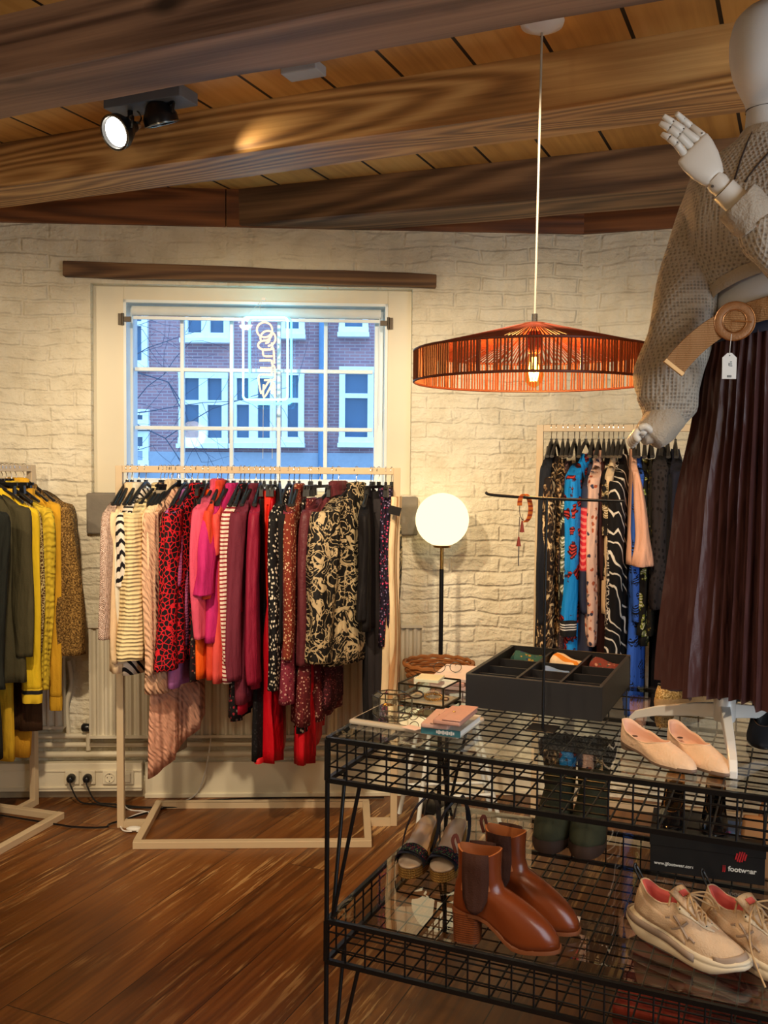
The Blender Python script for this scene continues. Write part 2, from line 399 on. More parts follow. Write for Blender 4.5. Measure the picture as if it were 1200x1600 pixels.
# lintel
lx0, lz1 = on_wall(101, 410); lx1, lz2 = on_wall(681, 430); _, lz0 = on_wall(101, 434); _, lz3 = on_wall(681, 451)
b = MB(); rings = []
for i in range(13):
    t = i/12; x = lerp(lx0, lx1, t); zb = lerp(lz0, lz3, t)+random.uniform(-.003, .003); zt = lerp(lz1, lz2, t)+random.uniform(-.003, .003)
    rings.append([Vector((x, -0.035, zb)), Vector((x, 0.1, zb)), Vector((x, 0.1, zt)), Vector((x, -0.035, zt))])
b.loft(rings)
o = wall_part(b, 'trim_7', M_LINTEL, bevel=0.004); struct(o); lab(o, 'dark weathered timber lintel above the window')
# stone blocks carrying the window's lower corners
for k, (xa, ya, xb, yb, nm) in enumerate(((137, 770, 189, 834, 'trim_8'), (624, 776, 652, 836, 'trim_9'))):
    x0, z1 = on_wall(xa, ya); x1, z0 = on_wall(xb, yb)
    struct(wall_part(MB().box(((x0+x1)/2, 0.02, (z0+z1)/2), (x1-x0, 0.1, z1-z0)), nm, M_STONE, bevel=0.008))
# ---- window: cream board surround, sash with glazing bars, glass, blind box, hinges
sx0, _ = on_wall(190, 600); sx1, _ = on_wall(606, 600); _, sz1 = on_wall(400, 469); sz0 = OZ0+0.012
win = thing('window_1', 'white many-paned window with neon sign and cream board surround', 'window'); del win['category']
win.location = WALL0; win.rotation_euler = (0, 0, WA); struct(win)
b = MB(); d0 = 0.045
for x0, x1, z0, z1 in ((OX0, sx0, OZ0, OZ1), (sx1, OX1, OZ0, OZ1), (sx0, sx1, sz1, OZ1), (sx0, sx1, OZ0, sz0)):
    b.box(((x0+x1)/2, d0+0.02, (z0+z1)/2), (x1-x0, 0.04, z1-z0))
b.build('surround', M_CREAM, win, False, bevel=0.002)
b = MB()                                       # reveal lining around the sash
for x0, x1, z0, z1 in ((sx0, sx0+.012, sz0, sz1), (sx1-.012, sx1, sz0, sz1), (sx0, sx1, sz1-.012, sz1), (sx0, sx1, sz0, sz0+.012)):
    b.box(((x0+x1)/2, 0.16, (z0+z1)/2), (x1-x0, 0.24, z1-z0))
b.build('window_frame', M_SASH, win, False)
gx = [on_wall(x, 600)[0] for x in (213, 287, 364, 438, 511, 585)]
gz = [on_wall(400, y)[1] for y in (494, 579, 670)]+[sz0+0.055]
YS = 0.15
k = 1.032                                       # the sash stands back from the wall face
cxw = 0.0; gx = [g*k for g in gx]; gz = [1.5+(g-1.5)*k for g in gz]
b = MB()
b.box(((sx0+gx[0])/2, YS, (sz0+sz1)/2), (gx[0]-sx0-.012, 0.04, sz1-sz0)).box(((sx1+gx[-1])/2, YS, (sz0+sz1)/2), (sx1-gx[-1]-.012, 0.04, sz1-sz0))
b.box(((sx0+sx1)/2, YS, (sz1+gz[0])/2), (sx1-sx0, 0.038, sz1-gz[0])).box(((sx0+sx1)/2, YS, (sz0+gz[-1])/2), (sx1-sx0, 0.038, gz[-1]-sz0))
b.build('sash', M_SASH, win, False, bevel=0.003)
b = MB()
for g in gx[1:-1]: b.box((g, YS, (gz[0]+gz[-1])/2), (0.018, 0.03, gz[0]-gz[-1]))
for z in gz[1:-1]: b.box(((gx[0]+gx[-1])/2, YS, z), (gx[-1]-gx[0], 0.029, 0.018))
b.build('glazing_bars', M_SASH, win, False, bevel=0.003)
MB().box(((gx[0]+gx[-1])/2, YS+0.005, (gz[0]+gz[-1])/2), (gx[-1]-gx[0], 0.004, gz[0]-gz[-1])).build('pane', M_WGLASS, win, False)
b = MB(); _, bz = on_wall(400, 484); b.tube([(sx0+.03, 0.085, bz), (sx1-.03, 0.085, bz)], 0.022, 12); b.build('roller_blind', mat('blind_cloth', c(222, 222, 214), 0.7), win)
MB().box(((sx0+sx1)/2, 0.085, bz-0.031), (sx1-sx0-.07, 0.012, 0.014)).build('blind_rail', M_SASH, win, False)
for xx, s in ((sx0, -1), (sx1, 1)):
    _, hz = on_wall(400, 500)
    b = MB(); b.box((xx+s*0.012, d0-0.004, hz), (0.02, 0.012, 0.05)).box((xx-s*0.014, d0-0.006, hz), (0.04, 0.014, 0.022)); b.tube([(xx+s*.002, d0-.012, hz-.026), (xx+s*.002, d0-.012, hz+.026)], .006, 8)
    b.build('hinge', M_IRON, win)
b = MB(); b.tube([(sx1-.035, .075, bz), (sx1-.033, .075, bz-.22), (sx1-.035, .075, bz-.5)], .002, 5); b.build('blind_chain', M_WHITE, win)

# ------------------------------------------------------------------ outdoors, seen through the panes
def m_fac():
    t = NT('purple_red_brickwork'); v = t.coord()
    sep = t.n('SeparateXYZ', Vector=v); cmb = t.n('CombineXYZ', X=sep.outputs[0], Y=sep.outputs[2]).outputs[0]
    br = t.n('TexBrick', Vector=cmb, Scale=1.0, i1=c(176, 126, 122), i2=c(142, 104, 112), i3=c(176, 160, 158))
    br.inputs['Mortar Size'].default_value = 0.008; br.inputs['Brick Width'].default_value = 0.21; br.inputs['Row Height'].default_value = 0.065
    return t.surf(t.mix(t.math('MULTIPLY', t.noise(v, 1.3, 4), 0.4), br.outputs[0], c(150, 120, 132)), 0.8)
M_FAC = m_fac(); M_FWIN = mat('outside_white_paint', c(236, 240, 240), 0.5); M_FPANE = mat('dark_window_pane', c(70, 96, 122), 0.1, 0, 0.3, 2)
FY = 20.0
house = thing('brick_house', 'purplish red brick house with white windows across the street', 'building', (0, FY, -1.5))
MB().box((-3.0, 0.25, 6.0), (36, 0.5, 14)).build('wall', M_FAC, house, False)
_p = PY(400, 703, FY)
MB().box((-3.0, -0.04, (_p.z+1.5)/2-0.05), (36, 0.14, _p.z+1.5)).build('plinth', mat('pale_plinth', c(150, 158, 168), 0.7), house, False)
def fwin(xa, ya, xb, yb, cols, split=None, panel=0):
    p = PY(xa, yb, FY); q = PY(xb, ya, FY); x0, x1, z0, z1 = p.x, q.x, p.z+1.5, q.z+1.5
    fr = 0.12; b = MB()
    b.box((x0+fr/2, -0.03, (z0+z1)/2), (fr, 0.20, z1-z0)).box((x1-fr/2, -0.03, (z0+z1)/2), (fr, 0.20, z1-z0))
    b.box(((x0+x1)/2, -0.03, z0+fr/2), (x1-x0+.02, 0.24, fr)).box(((x0+x1)/2, -0.03, z1-fr/2), (x1-x0+.01, 0.22, fr))
    for i in range(1, cols): b.box((lerp(x0, x1, i/cols), -0.03, (z0+z1)/2), (fr*1.5, 0.18, z1-z0-.02))
    if split: b.box(((x0+x1)/2, -0.03, lerp(z0, z1, split)), (x1-x0-.02, 0.16, fr*.8))
    b.box(((x0+x1)/2, -0.12, z0-.05), (x1-x0+.05, 0.3, .09))
    w = b.build('window', M_FWIN, house, False)
    MB().box(((x0+x1)/2, -0.005, (z0+z1)/2), (x1-x0-.02, 0.02, z1-z0-.02)).build('pane', M_FPANE, w, False)
for a in ((281, 583, 357, 693, 2, .58), (362, 583, 432, 693, 2, .58), (441, 578, 476, 692, 1, .58), (530, 574, 584, 692, 1, .62), (286, 440, 360, 530, 2, .5), (438, 440, 477, 524, 1, .5), (530, 440, 576, 521, 1, .5), (200, 440, 232, 573, 1, .5), (200, 640, 234, 665, 1, None), (200, 674, 234, 728, 1, .5)): fwin(*a)
b = MB(); q = PY(505, 600, FY); b.tube([(q.x, -0.13, 0), (q.x, -0.13, 12.6)], 0.09, 10); b.build('drainpipe', mat('blue_grey_pipe', c(96, 130, 160), 0.5), house)
struct(MB().box((0, 13.2, -1.6), (60, 16.4, 0.2)).build('trim_10', mat('street_paving', c(130, 130, 130), 0.8), None, False))
# bare tree in front of the house
random.seed(11)
b = MB()
def branch(p, d, L, r, lvl):
    n = 5; pts = [p.copy()]; dd = d.copy()
    for i in range(n):
        dd = (dd + Vector((random.uniform(-.3, .3), random.uniform(-.1, .1), random.uniform(-.26, .2)))).normalized(); pts.append(pts[-1]+dd*L/n)
    b.tube(pts, [lerp(r, r*.45, i/n) for i in range(n+1)], 5)
    if lvl > 0:
        for i in range(1, n+1):
            for _k in range(2 if lvl > 1 else 1):
                a = random.choice((-1, 1))*random.uniform(.5, 1.2)
                nd = (Matrix.Rotation(a, 3, 'Y') @ dd + Vector((0, random.uniform(-.3, .3), 0))).normalized()
                branch(pts[i], nd, L*random.uniform(.3, .55), r*.45, lvl-1)
tp = Vector((-4.1, 8.2, 0))
b.tube([tp+Vector((0, 0, -1.45)), tp+Vector((.05, 0, 0.6)), tp+Vector((.0, 0, 1.9)), tp+Vector((.1, 0, 3.6))], [.13, .11, .09, .06], 8)
for z, dx, L in ((1.3, .35, 1.6), (2.5, .0, 2.4), (3.1, -.25, 2.4)): branch(tp+Vector((.03, 0, z)), Vector((1, random.uniform(-.1, .1), dx)).normalized(), L, .011, 2)
for v in b.b.verts: v.co -= Vector((tp.x, tp.y, -1.5))
o = b.build('bare_tree', mat('tree_bark', c(70, 76, 92), 0.85)); o.location = (tp.x, tp.y, -1.5); tag(o, 'leafless tree with thin branches in front of the brick house', 'tree')
random.seed(5)
# ------------------------------------------------------------------ neon sign hanging in the window
NY = 4.22
NC = PY(418, 560, NY)
neon = thing('neon_sign', 'glowing neon sign with vertical letters in a rounded blue-white tube border', 'sign', (NC.x, NY, NC.z-.2))
def nq(cx_, cy_): p = PY(340+cx_/7.5, 450+cy_/7.5, NY); return Vector((p.x-NC.x, 0, p.z-NC.z+.2))
def rrect(x0, y0, x1, y1, r=45, n=5):
    out = []
    for ccx, ccy, a in ((x1-r, y0+r, -90), (x1-r, y1-r, 0), (x0+r, y1-r, 90), (x0+r, y0+r, 180)):
        for i in range(n+1):
            t = math.radians(a+90*i/n); out.append((ccx+r*math.cos(t), ccy+r*math.sin(t)))
    return out
NB = emis('neon_border_glow', (0.12, 0.72, 1.0, 1), 17.0); NL = emis('neon_letter_glow', (1.0, 0.70, 0.34, 1), 2.2); NBB = emis('neon_blue_glow', (0.06, 0.6, 1.0, 1), 9.0)
b = MB(); b.tube([nq(*p) for p in rrect(300, 345, 820, 1308)], 0.0042, 8, True); b.build('border_tube', NB, neon)
b = MB(); b.tube([nq(*p)+Vector((0, .035, 0)) for p in rrect(360, 345, 855, 1348)], 0.0042, 8, True); lab(b.build('border_tube', NBB, neon), 'second border tube glowing deeper blue')
b = MB()
def circ(x, y, rx, ry_, a0=0, a1=360, n=20): return [(x+rx*math.cos(math.radians(a0+(a1-a0)*i/n)), y+ry_*math.sin(math.radians(a0+(a1-a0)*i/n))) for i in range(n+1)]
for pl in (circ(550, 490, 90, 88), circ(590, 590, 88, 88, -180, 90), [(500, 590), (520, 620), (600, 600), (640, 540)], [(620, 560), (600, 630), (560, 650)], circ(560, 670, 85, 55, 60, 300), [(540, 720), (635, 715), (635, 640)],
           [(530, 735), (535, 785), (560, 800), (640, 800)], [(625, 705), (655, 715), (665, 885)], [(490, 850), (620, 848), (635, 870), (632, 935), (500, 935)], [(640, 905), (668, 930), (672, 1060), (655, 1075), (545, 1080)],
           [(510, 1240), (488, 1130), (492, 1020), (630, 1020)], [(635, 935), (635, 1030)], [(515, 1232), (620, 1070), (640, 1130), (635, 1240)], [(540, 1130), (540, 1290), (640, 1120)], [(655, 1110), (668, 1150), (672, 1285)]):
    b.tube(spline([nq(*p) for p in pl], 3), 0.0042, 6)
b.build('letter_tubes', NL, neon)
b = MB(); b.tube([nq(360, 310), nq(535, 125)], .0012, 4).tube([nq(520, 320), nq(490, 230), nq(535, 125)], .0012, 4).tube([nq(640, 1310), nq(640, 2000)], .001, 4).tube([nq(535, 1310), nq(530, 2000)], .001, 4)
b.box(nq(540, 130), (.016, .01, .012)); b.build('hanging_wire', M_WHITE, neon)
# ------------------------------------------------------------------ radiator, pipes, trunking and sockets on the back wall
def radiator(name, label, xa, xb, ya, yb):
    x0, z1 = on_wall(xa, ya); x1, z0 = on_wall(xb, yb)
    r = thing(name, label, 'radiator', (WALL0[0], WALL0[1], 0), WA)
    b = MB(); n = int((x1-x0)/0.034); prof = []
    for i in range(n*4+1):
        x = lerp(x0, x1, i/(n*4)); prof.append((x, -0.085+(0.012 if i % 4 in (2, 3) else 0.0)))
    poly = prof+[(x1, -0.05), (x0, -0.05)]
    b.prism(poly, z0, z1); b.build('panel', M_RAD, r, False)
    MB().box(((x0+x1)/2, -0.065, z1+.004), (x1-x0+.01, 0.055, 0.012)).box(((x0+x1)/2, -0.065, z0-.002), (x1-x0, 0.05, 0.012)).build('grille', M_RAD, r, False)
    b = MB()
    for x in (x0+.12, x1-.12): b.box((x, -0.026, z1-.1), (.03, .052, .06))
    b.build('bracket', M_RAD, r, False)
    return r, x0, x1, z0, z1
radiator('radiator', 'cream ribbed panel radiator on the wall behind the middle clothes rack', 146, 655, 975, 1140)
r, rx0, rx1, rz0, rz1 = radiator('radiator', 'cream panel radiator behind the leftmost clothes rack', -160, 108, 1022, 1128)
for (px_, py_, l, m_) in ((131, 984, 'round white thermostat valve on the wall between the two radiators', M_WHITE), (141, 1132, 'small dark valve on the pipe left of the middle radiator', M_BLKPL)):
    x, z = on_wall(px_, py_)
    v_ = thing('radiator_valve', l, 'valve', (x*math.cos(WA), wy(x)-0.01, z))
    M_ = Matrix.Rotation(-PI/2, 3, 'Y')
    MB().lathe([(.0, 0), (.016, .0), (.019, .01), (.019, .028), (.012, .034), (0, .034)], 14, (.012, -.04, 0), M_).build('knob', m_, v_)
    MB().tube([(-.018, -.04, 0), (.03, -.04, 0)], .009, 8).tube([(.0, -.04, 0), (0, 0.02, 0)], .008, 8).build('pipe_stub', M_PIPE, v_)
b = MB(); zz = []
for (pya, rr) in ((1152, .013), (1166, .012), (1181, .014)):
    x0, z = on_wall(-150, pya-4); x1, _ = on_wall(720, pya); b.tube([(x0, -0.03, z), ((x0+x1)/2, -0.032, z), (x1, -0.03, z)], rr, 10)
o = wall_part(b, 'heating_pipe', M_PIPE); tag(o, 'painted horizontal heating pipes running along the base of the wall', 'pipe')
b = MB(); x, z = on_wall(110, 1030); _, z2 = on_wall(110, 1150); b.tube(spline([(x, -.03, z), (x+.012, -.03, z-.1), (x-.01, -.03, z-.2), (x, -.03, z2)]), .011, 8)
x, z = on_wall(141, 1120); b.tube([(x, -.035, z), (x, -.035, z-.14)], .011, 8)
o = wall_part(b, 'riser_pipe', M_PIPE); tag(o, 'vertical riser pipes between the two radiators', 'pipe')
# skirting and trunking
x0, z1 = on_wall(228, 1189); x1, _ = on_wall(720, 1189)
o = struct(wall_part(MB().box(((x0+LW)/2, -0.012, z1/2), (LW-x0, 0.025, z1)).box(((x0+LW)/2, -0.016, .01), (LW-x0, 0.035, .02)), 'baseboard_back', M_CREAM, bevel=.003))
o = struct(wall_part(MB().box(((-2.9+x0)/2, -0.006, .035), (x0+2.9, 0.014, .07)), 'baseboard_left', mat('scuffed_plaster', c(176, 160, 132), 0.8, 0, .2, 20), bevel=.003))
x1, z0 = on_wall(225, 1230); x0, z1 = on_wall(-150, 1184); z1 = on_wall(200, 1187)[1]
tr = thing('cable_trunking', 'cream cable trunking along the wall below the radiators', 'trunking', WALL0, WA)
MB().box(((x0+x1)/2, -0.025, (z0+z1)/2), (x1-x0, 0.05, z1-z0)).build('channel', M_CREAM, tr, False, bevel=.003)
MB().box(((x0+x1)/2, -0.052, (z0+z1)/2+.03), (x1-x0, 0.006, .006)).box(((x0+x1)/2, -0.052, (z0+z1)/2-.045), (x1-x0, 0.006, .006)).build('ridge', M_CREAM, tr, False)
plugs = []
for k, (sxp, desc) in enumerate(((119, 'leftmost of the wall sockets, with a black plug'), (144, 'wall socket second from the left, with a black plug'), (177, 'empty wall socket with a dark round face'), (203, 'rocker switch plate at the right end of the socket row'))):
    x, z = on_wall(sxp, 1208)
    so = thing('wall_socket', 'cream '+desc if k == 3 else 'cream '+desc, 'socket', (WALL0[0]+x*math.cos(WA), wy(x*math.cos(WA))-0.05, z), WA)
    MB().box((0, -0.006, 0), (.062, .012, .062)).build('plate', M_CREAM, so, False, bevel=.003)
    M_ = Matrix.Rotation(PI/2, 3, 'X')
    if k < 3:
        MB().lathe([(.0225, 0), (.0225, .004), (.0195, .004), (.0185, -.002), (0, -.002)], 20, (0, -.0121, 0), M_).build('socket_ring', M_CREAM, so)
        b = MB(); b.ball((-.0095, -.011, 0), .003, 8).ball((.0095, -.011, 0), .003, 8).box((0, -.012, .017), (.004, .004, .006)).box((0, -.012, -.017), (.004, .004, .006)); b.build('contact', M_IRON, so)
    else: MB().box((0, -.015, 0), (.036, .008, .038)).build('rocker', M_CREAM, so, False, bevel=.002)
    if k < 2: plugs.append((WALL0[0]+x*math.cos(WA), wy(x*math.cos(WA))-0.064, z))
for k, p in enumerate(plugs):
    pl = thing('power_plug', ('black plug with its cord in the leftmost wall socket', 'black plug with its cord in the second wall socket')[k], 'plug', p, WA)
    M_ = Matrix.Rotation(PI/2, 3, 'X')
    MB().lathe([(.0, .0), (.019, .0), (.019, .016), (.014, .03), (.008, .036), (0, .036)], 16, (0, 0, 0), M_).build('plug_body', M_BLKPL, pl)
    e = ((.30, .0, 0), (.34, -.05, 0))[k]
    b = MB(); b.tube(spline([(0, -.03, -.004), (.012, -.045, -.03), (.05, -.05, -.09), (.13, -.06, .008-p[2]), (e[0], -.10, .006-p[2]), (e[0]+.5, -.08+.03*k, .006-p[2])], 6), .0035, 6)
    b.build('cord', M_BLKPL, pl)
b = MB(); b.tube(spline([PZ(72, 1268, .005)+Vector((-.3, 0, 0)), PZ(90, 1288, .006), PZ(120, 1292, .006), PZ(165, 1292, .006), PZ(185, 1283, .006), PZ(330, 1250, .006), PZ(600, 1246, .006)], 6), .0035, 6)
tag(b.build('floor_cable', M_BLKPL), 'black cable lying on the floor between left and middle racks', 'cable')
b = MB(); p0 = PZ(190, 1240, .01)
sw = thing('lamp_cord', 'white lamp cord with inline foot switch on floor by the middle rack', 'cord', PZ(210, 1299, 0))
o0 = PZ(210, 1299, 0)
b.tube(spline([q-o0 for q in (PY(184, 1228, 4.22), PZ(197, 1262, .006), PZ(228, 1268, .006), PZ(237, 1276, .006), PZ(226, 1296, .006), PZ(213, 1299, .008))], 7), .003, 6)
b.tube(spline([q-o0 for q in (PZ(206, 1299, .008), PZ(192, 1297, .006), PZ(190, 1285, .006), PZ(215, 1272, .006), PZ(245, 1265, .006), PZ(300, 1246, .006), PY(318, 1215, 4.22), PY(330, 1150, 4.22), PY(332, 1100, 4.22))], 7), .003, 6)
b.build('cord', M_WHITE, sw)
MB().ball((0, 0, .011), .016, 16, (2.1, 1.1, .62)).build('foot_switch', M_WHITE, sw)
# ------------------------------------------------------------------ fabrics
def fabric(name, kind, cols, scale=40, rough=0.85, knit=0.25, kscale=260, kmode='noise', sheen=0.0, rot=0.0):
    t = NT(name); v = t.coord()
    wv = t.n('TexNoise', Vector=v, Scale=7.0, Detail=2).outputs[1]
    vd = t.n('MixRGB', Fac=0.03, Color1=v, Color2=wv).outputs[0]
    sep = t.n('SeparateXYZ', Vector=v); X, Y, Zc = sep.outputs
    a = cols[0]; bcol = cols[1] if len(cols) > 1 else cols[0]; d = cols[2] if len(cols) > 2 else bcol
    def vor(sc, feat='F1', rnd=1.0, stretch=(1, 1, 1), out=0, loc=(0, 0, 0)):
        nd = t.n('TexVoronoi', {'feature': feat}, Vector=t.n('Mapping', Vector=vd, Scale=stretch, Location=loc).outputs[0], Scale=sc, Randomness=rnd); return nd.outputs[out]
    def step(f, p, w=0.02): return t.ramp(f, [(max(0, p-w), (0, 0, 0, 1)), (min(1, p+w), (1, 1, 1, 1))])
    if kind == 'plain':
        col = t.mix(t.noise(v, 9, 3), tuple(q*.88 for q in a[:3])+(1,), tuple(min(1, q*1.1) for q in a[:3])+(1,))
    elif kind in ('stripes_h', 'stripes_y', 'stripes_d'):
        base = {'stripes_h': Zc, 'stripes_y': Y}.get(kind)
        if base is None: base = t.math('ADD', Zc, t.math('MULTIPLY', Y, 1.3))
        base = t.math('ADD', base, t.math('MULTIPLY', t.noise(v, 5, 2), .008))
        f = t.math('FRACT', t.math('MULTIPLY', base, scale))
        col = t.mix(t.ramp(f, [(0, (0, 0, 0, 1)), (0.55, (0, 0, 0, 1)), (0.60, (1, 1, 1, 1)), (0.97, (1, 1, 1, 1)), (1, (0, 0, 0, 1))]), a, bcol)
    elif kind == 'leopard':
        # dark blotches on a net of ground colour
        f = vor(scale, 'DISTANCE_TO_EDGE', 0.9)
        col = t.mix(step(f, .075, .025), bcol, a)
        f2 = vor(scale, 'F1', .9); col = t.mix(step(f2, .16, .05), d, col) if len(cols) > 2 else col
    elif kind == 'dots':
        f = vor(scale, 'F1', .75, (1, 1, .72)); col = t.mix(step(f, .31, .04), bcol, a)
    elif kind == 'floral':
        f = vor(scale, 'F1', 1.0); id_ = t.n('RGBToBW', Color=vor(scale, 'F1', 1.0, out=1)).outputs[0]
        pet = t.ramp(id_, [(.0, bcol), (.5, bcol), (.52, d), (1, d)], 'CONSTANT')
        nz = t.math('ADD', f, t.math('MULTIPLY', t.math('SUBTRACT', t.noise(v, scale*2.2, 3), .5), .6))
        col = t.mix(step(nz, .30, .05), pet, a)
    elif kind == 'blossom':
        # big flowers: blotch, darker outline, ground
        f = vor(scale, 'F1', .8); nz = t.math('ADD', f, t.math('MULTIPLY', t.math('SUBTRACT', t.noise(v, scale*2.6, 2), .5), .75))
        lines = t.n('TexWave', {'wave_type': 'RINGS'}, Vector=vd, Scale=scale*1.6, Distortion=6, Detail=1).outputs[1]
        flow = t.mix(step(lines, .45, .1), bcol, d)
        col = t.mix(step(nz, .36, .02), flow, t.mix(step(nz, .41, .02), d, a))
    elif kind == 'zebra':
        f = t.noise(t.n('Mapping', Vector=vd, Scale=(1, 1, .75)).outputs[0], scale, 2, 2.2)
        col = t.mix(step(f, .51, .02), a, t.mix(step(f, .60, .02), bcol, d))
    elif kind == 'swirl':
        f = t.n('TexWave', {'wave_type': 'BANDS', 'bands_direction': 'DIAGONAL'}, Vector=vd, Scale=scale, Distortion=10, Detail=1, i4=0.8).outputs[1]
        col = t.mix(step(f, .93, .03), a, bcol)
    elif kind == 'paisley':
        nz = t.noise(v, scale*.42, 2, 3.2)
        f = t.math('ABSOLUTE', t.math('SUBTRACT', nz, .5)); f2 = t.noise(t.n('Mapping', Vector=vd, Location=(3, 2, 1)).outputs[0], scale*.30, 1, 2.4)
        band = t.math('MULTIPLY', t.ramp(f, [(0.018, (1, 1, 1, 1)), (0.036, (0, 0, 0, 1))]), 1.0)
        blob = t.ramp(f2, [(.585, (0, 0, 0, 1)), (.60, (1, 1, 1, 1)), (.66, (1, 1, 1, 1)), (.675, (0, 0, 0, 1))])
        fac = t.math('MAXIMUM', band, t.n('RGBToBW', Color=blob).outputs[0])
        col = t.mix(fac, a, t.mix(t.noise(v, scale*2, 2), bcol, d))
    elif kind == 'tweed':
        f = t.noise(v, scale, 4, 0, 0, .8); col = t.ramp(f, [(.36, a), (.5, bcol), (.62, d)])
    elif kind == 'mesh':
        f = vor(scale, 'F1', .1); col = t.mix(step(f, .30, .12), bcol, a)
    else: col = a
    if kmode == 'noise': h = t.noise(v, kscale, 2)
    elif kmode == 'rib_z': h = t.n('TexWave', {'bands_direction': 'Z'}, Vector=vd, Scale=kscale, Distortion=.3).outputs[1]
    elif kmode == 'rib_y': h = t.n('TexWave', {'bands_direction': 'Y'}, Vector=vd, Scale=kscale, Distortion=.3).outputs[1]
    elif kmode == 'cable': h = t.math('ADD', t.n('TexWave', {'bands_direction': 'DIAGONAL'}, Vector=vd, Scale=kscale, Distortion=4, Detail=1).outputs[1], t.n('TexWave', {'bands_direction': 'Y'}, Vector=vd, Scale=kscale*.5, Distortion=.5).outputs[1])
    elif kmode == 'dots': h = vor(kscale, 'F1', .15)
    creases = t.noise(t.n('Mapping', Vector=v, Scale=(1, 1, .28)).outputs[0], 26, 2)
    n1 = t.bump(creases, .7, .02); nrm = t.bump(h, knit, .005, n1)
    if kmode in ('rib_z', 'rib_y', 'cable'): col = t.mix(t.math('MULTIPLY', t.math('SUBTRACT', 1.0, h), .15 if kmode == 'cable' else .30), col, tuple(q*.45 for q in a[:3])+(1,))
    return t.surf(col, rough, 0, nrm, .25, **({'Sheen Weight': sheen} if sheen else {}))
# ------------------------------------------------------------------ lamps
# pendant: corded drum shade with a shallow cone top
LP = Vector((0.0, 2.62, 0)); _q = PY(834, 583, 2.62); LX = _q.x; LZ = _q.z; LR = 0.325
pend = thing('pendant_lamp', 'wide rust brown string pendant lamp with glowing filament bulb', 'lamp', (LX, 2.62, LZ-.045))
zr0 = 0.02; zr1 = zr0+0.082; zap = PY(838, 507, 2.62).z-(LZ-.045)
M_CORDST = mat('rust_brown_string', c(150, 82, 42), 0.6, 0, 0.3, 30)
M_CORDST2 = mat('rust_red_string', c(140, 62, 40), 0.6, 0, 0.3, 30)
b = MB(); n = 230
for i in range(n):
    if random.random() < 0.06: continue
    a = 2*PI*i/n+random.uniform(-.004, .004); a2 = a+random.uniform(-.006, .006)
    P = [Vector((LR*math.cos(a), LR*math.sin(a), zr1)), Vector((LR*math.cos(a2), LR*math.sin(a2), zr0))]
    b.tube(P, 0.0025, 4)
b.build('side_strings', M_CORDST, pend)
b = MB(); n = 200
for i in range(n):
    a = 2*PI*i/n+random.uniform(-.006, .006)
    P = [Vector((LR*math.cos(a), LR*math.sin(a), zr1)), Vector((0.030*math.cos(a), 0.030*math.sin(a), zap))]
    b.tube(P, [0.0026, 0.0010], 4)
b.build('top_strings', M_CORDST2, pend)
b = MB()
for z, rr in ((zr0, LR), (zr1, LR), (zap, .03)): b.tube([(rr*math.cos(2*PI*i/64), rr*math.sin(2*PI*i/64), z) for i in range(64)], .0035, 6, True)
for i in range(8):
    a = 2*PI*i/8+.2; b.tube([(LR*math.cos(a), LR*math.sin(a), zr0), (LR*math.cos(a), LR*math.sin(a), zr1), (.03*math.cos(a), .03*math.sin(a), zap)], .0035, 6)
b.build('shade_frame', mat('rust_painted_wire', c(110, 48, 24), .5), pend)
zb0 = PY(832, 606, 2.62).z-(LZ-.045); zb1 = PY(836, 552, 2.62).z-(LZ-.045)
b = MB(); b.lathe([(.0, zb1+.06), (.018, zb1+.058), (.02, zb1+.01), (.015, zb1), (0, zb1)], 16); b.build('bulb_socket', mat('socket_red_brown', c(120, 50, 30), .45), pend)
L_ = zb1-zb0
bl = MB().lathe([(.011, zb1), (.014, zb1-.1*L_), (.024, zb1-.42*L_), (.028, zb1-.62*L_), (.024, zb1-.82*L_), (.012, zb1-.95*L_), (.003, zb0)], 20).build('bulb', glass('amber_bulb_glass', (1, .80, .45, 1), 1.3), pend)
b = MB()
for i in range(6):
    a = 2*PI*i/6; b.tube(spline([(.006*math.cos(a), .006*math.sin(a), zb1-.12*L_), (.012*math.cos(a), .012*math.sin(a), zb1-.5*L_), (.008*math.cos(a+.5), .008*math.sin(a+.5), zb1-.8*L_)], 4), .0026, 6)
b.build('filament', emis('filament_glow', (1.0, .52, .10, 1), 45), bl)
point('pendant_bulb_light', (LX, 2.62, LZ-.045+(zb0+zb1)/2), 24, (1, .62, .28), .02)
CANZ = CEIL-(LZ-.045)
b = MB(); b.tube([(0, 0, zap-.01), (0.004, 0, lerp(zap, CANZ, .5)), (0.01, 0.02, CANZ-.02)], .0032, 8); b.build('cord', mat('white_cord', c(168, 158, 140), .6), pend)
MB().lathe([(0.0, zap+.03), (.008, zap+.028), (.008, zap-.004), (0, zap-.006)], 12).build('cord_grip', M_STEEL, pend)
MB().lathe([(0, CANZ-.03), (.02, CANZ-.029), (.056, CANZ-.012), (.06, CANZ), (0, CANZ)], 28, (.01, .02, 0)).build('ceiling_rose', M_WHITE, pend)
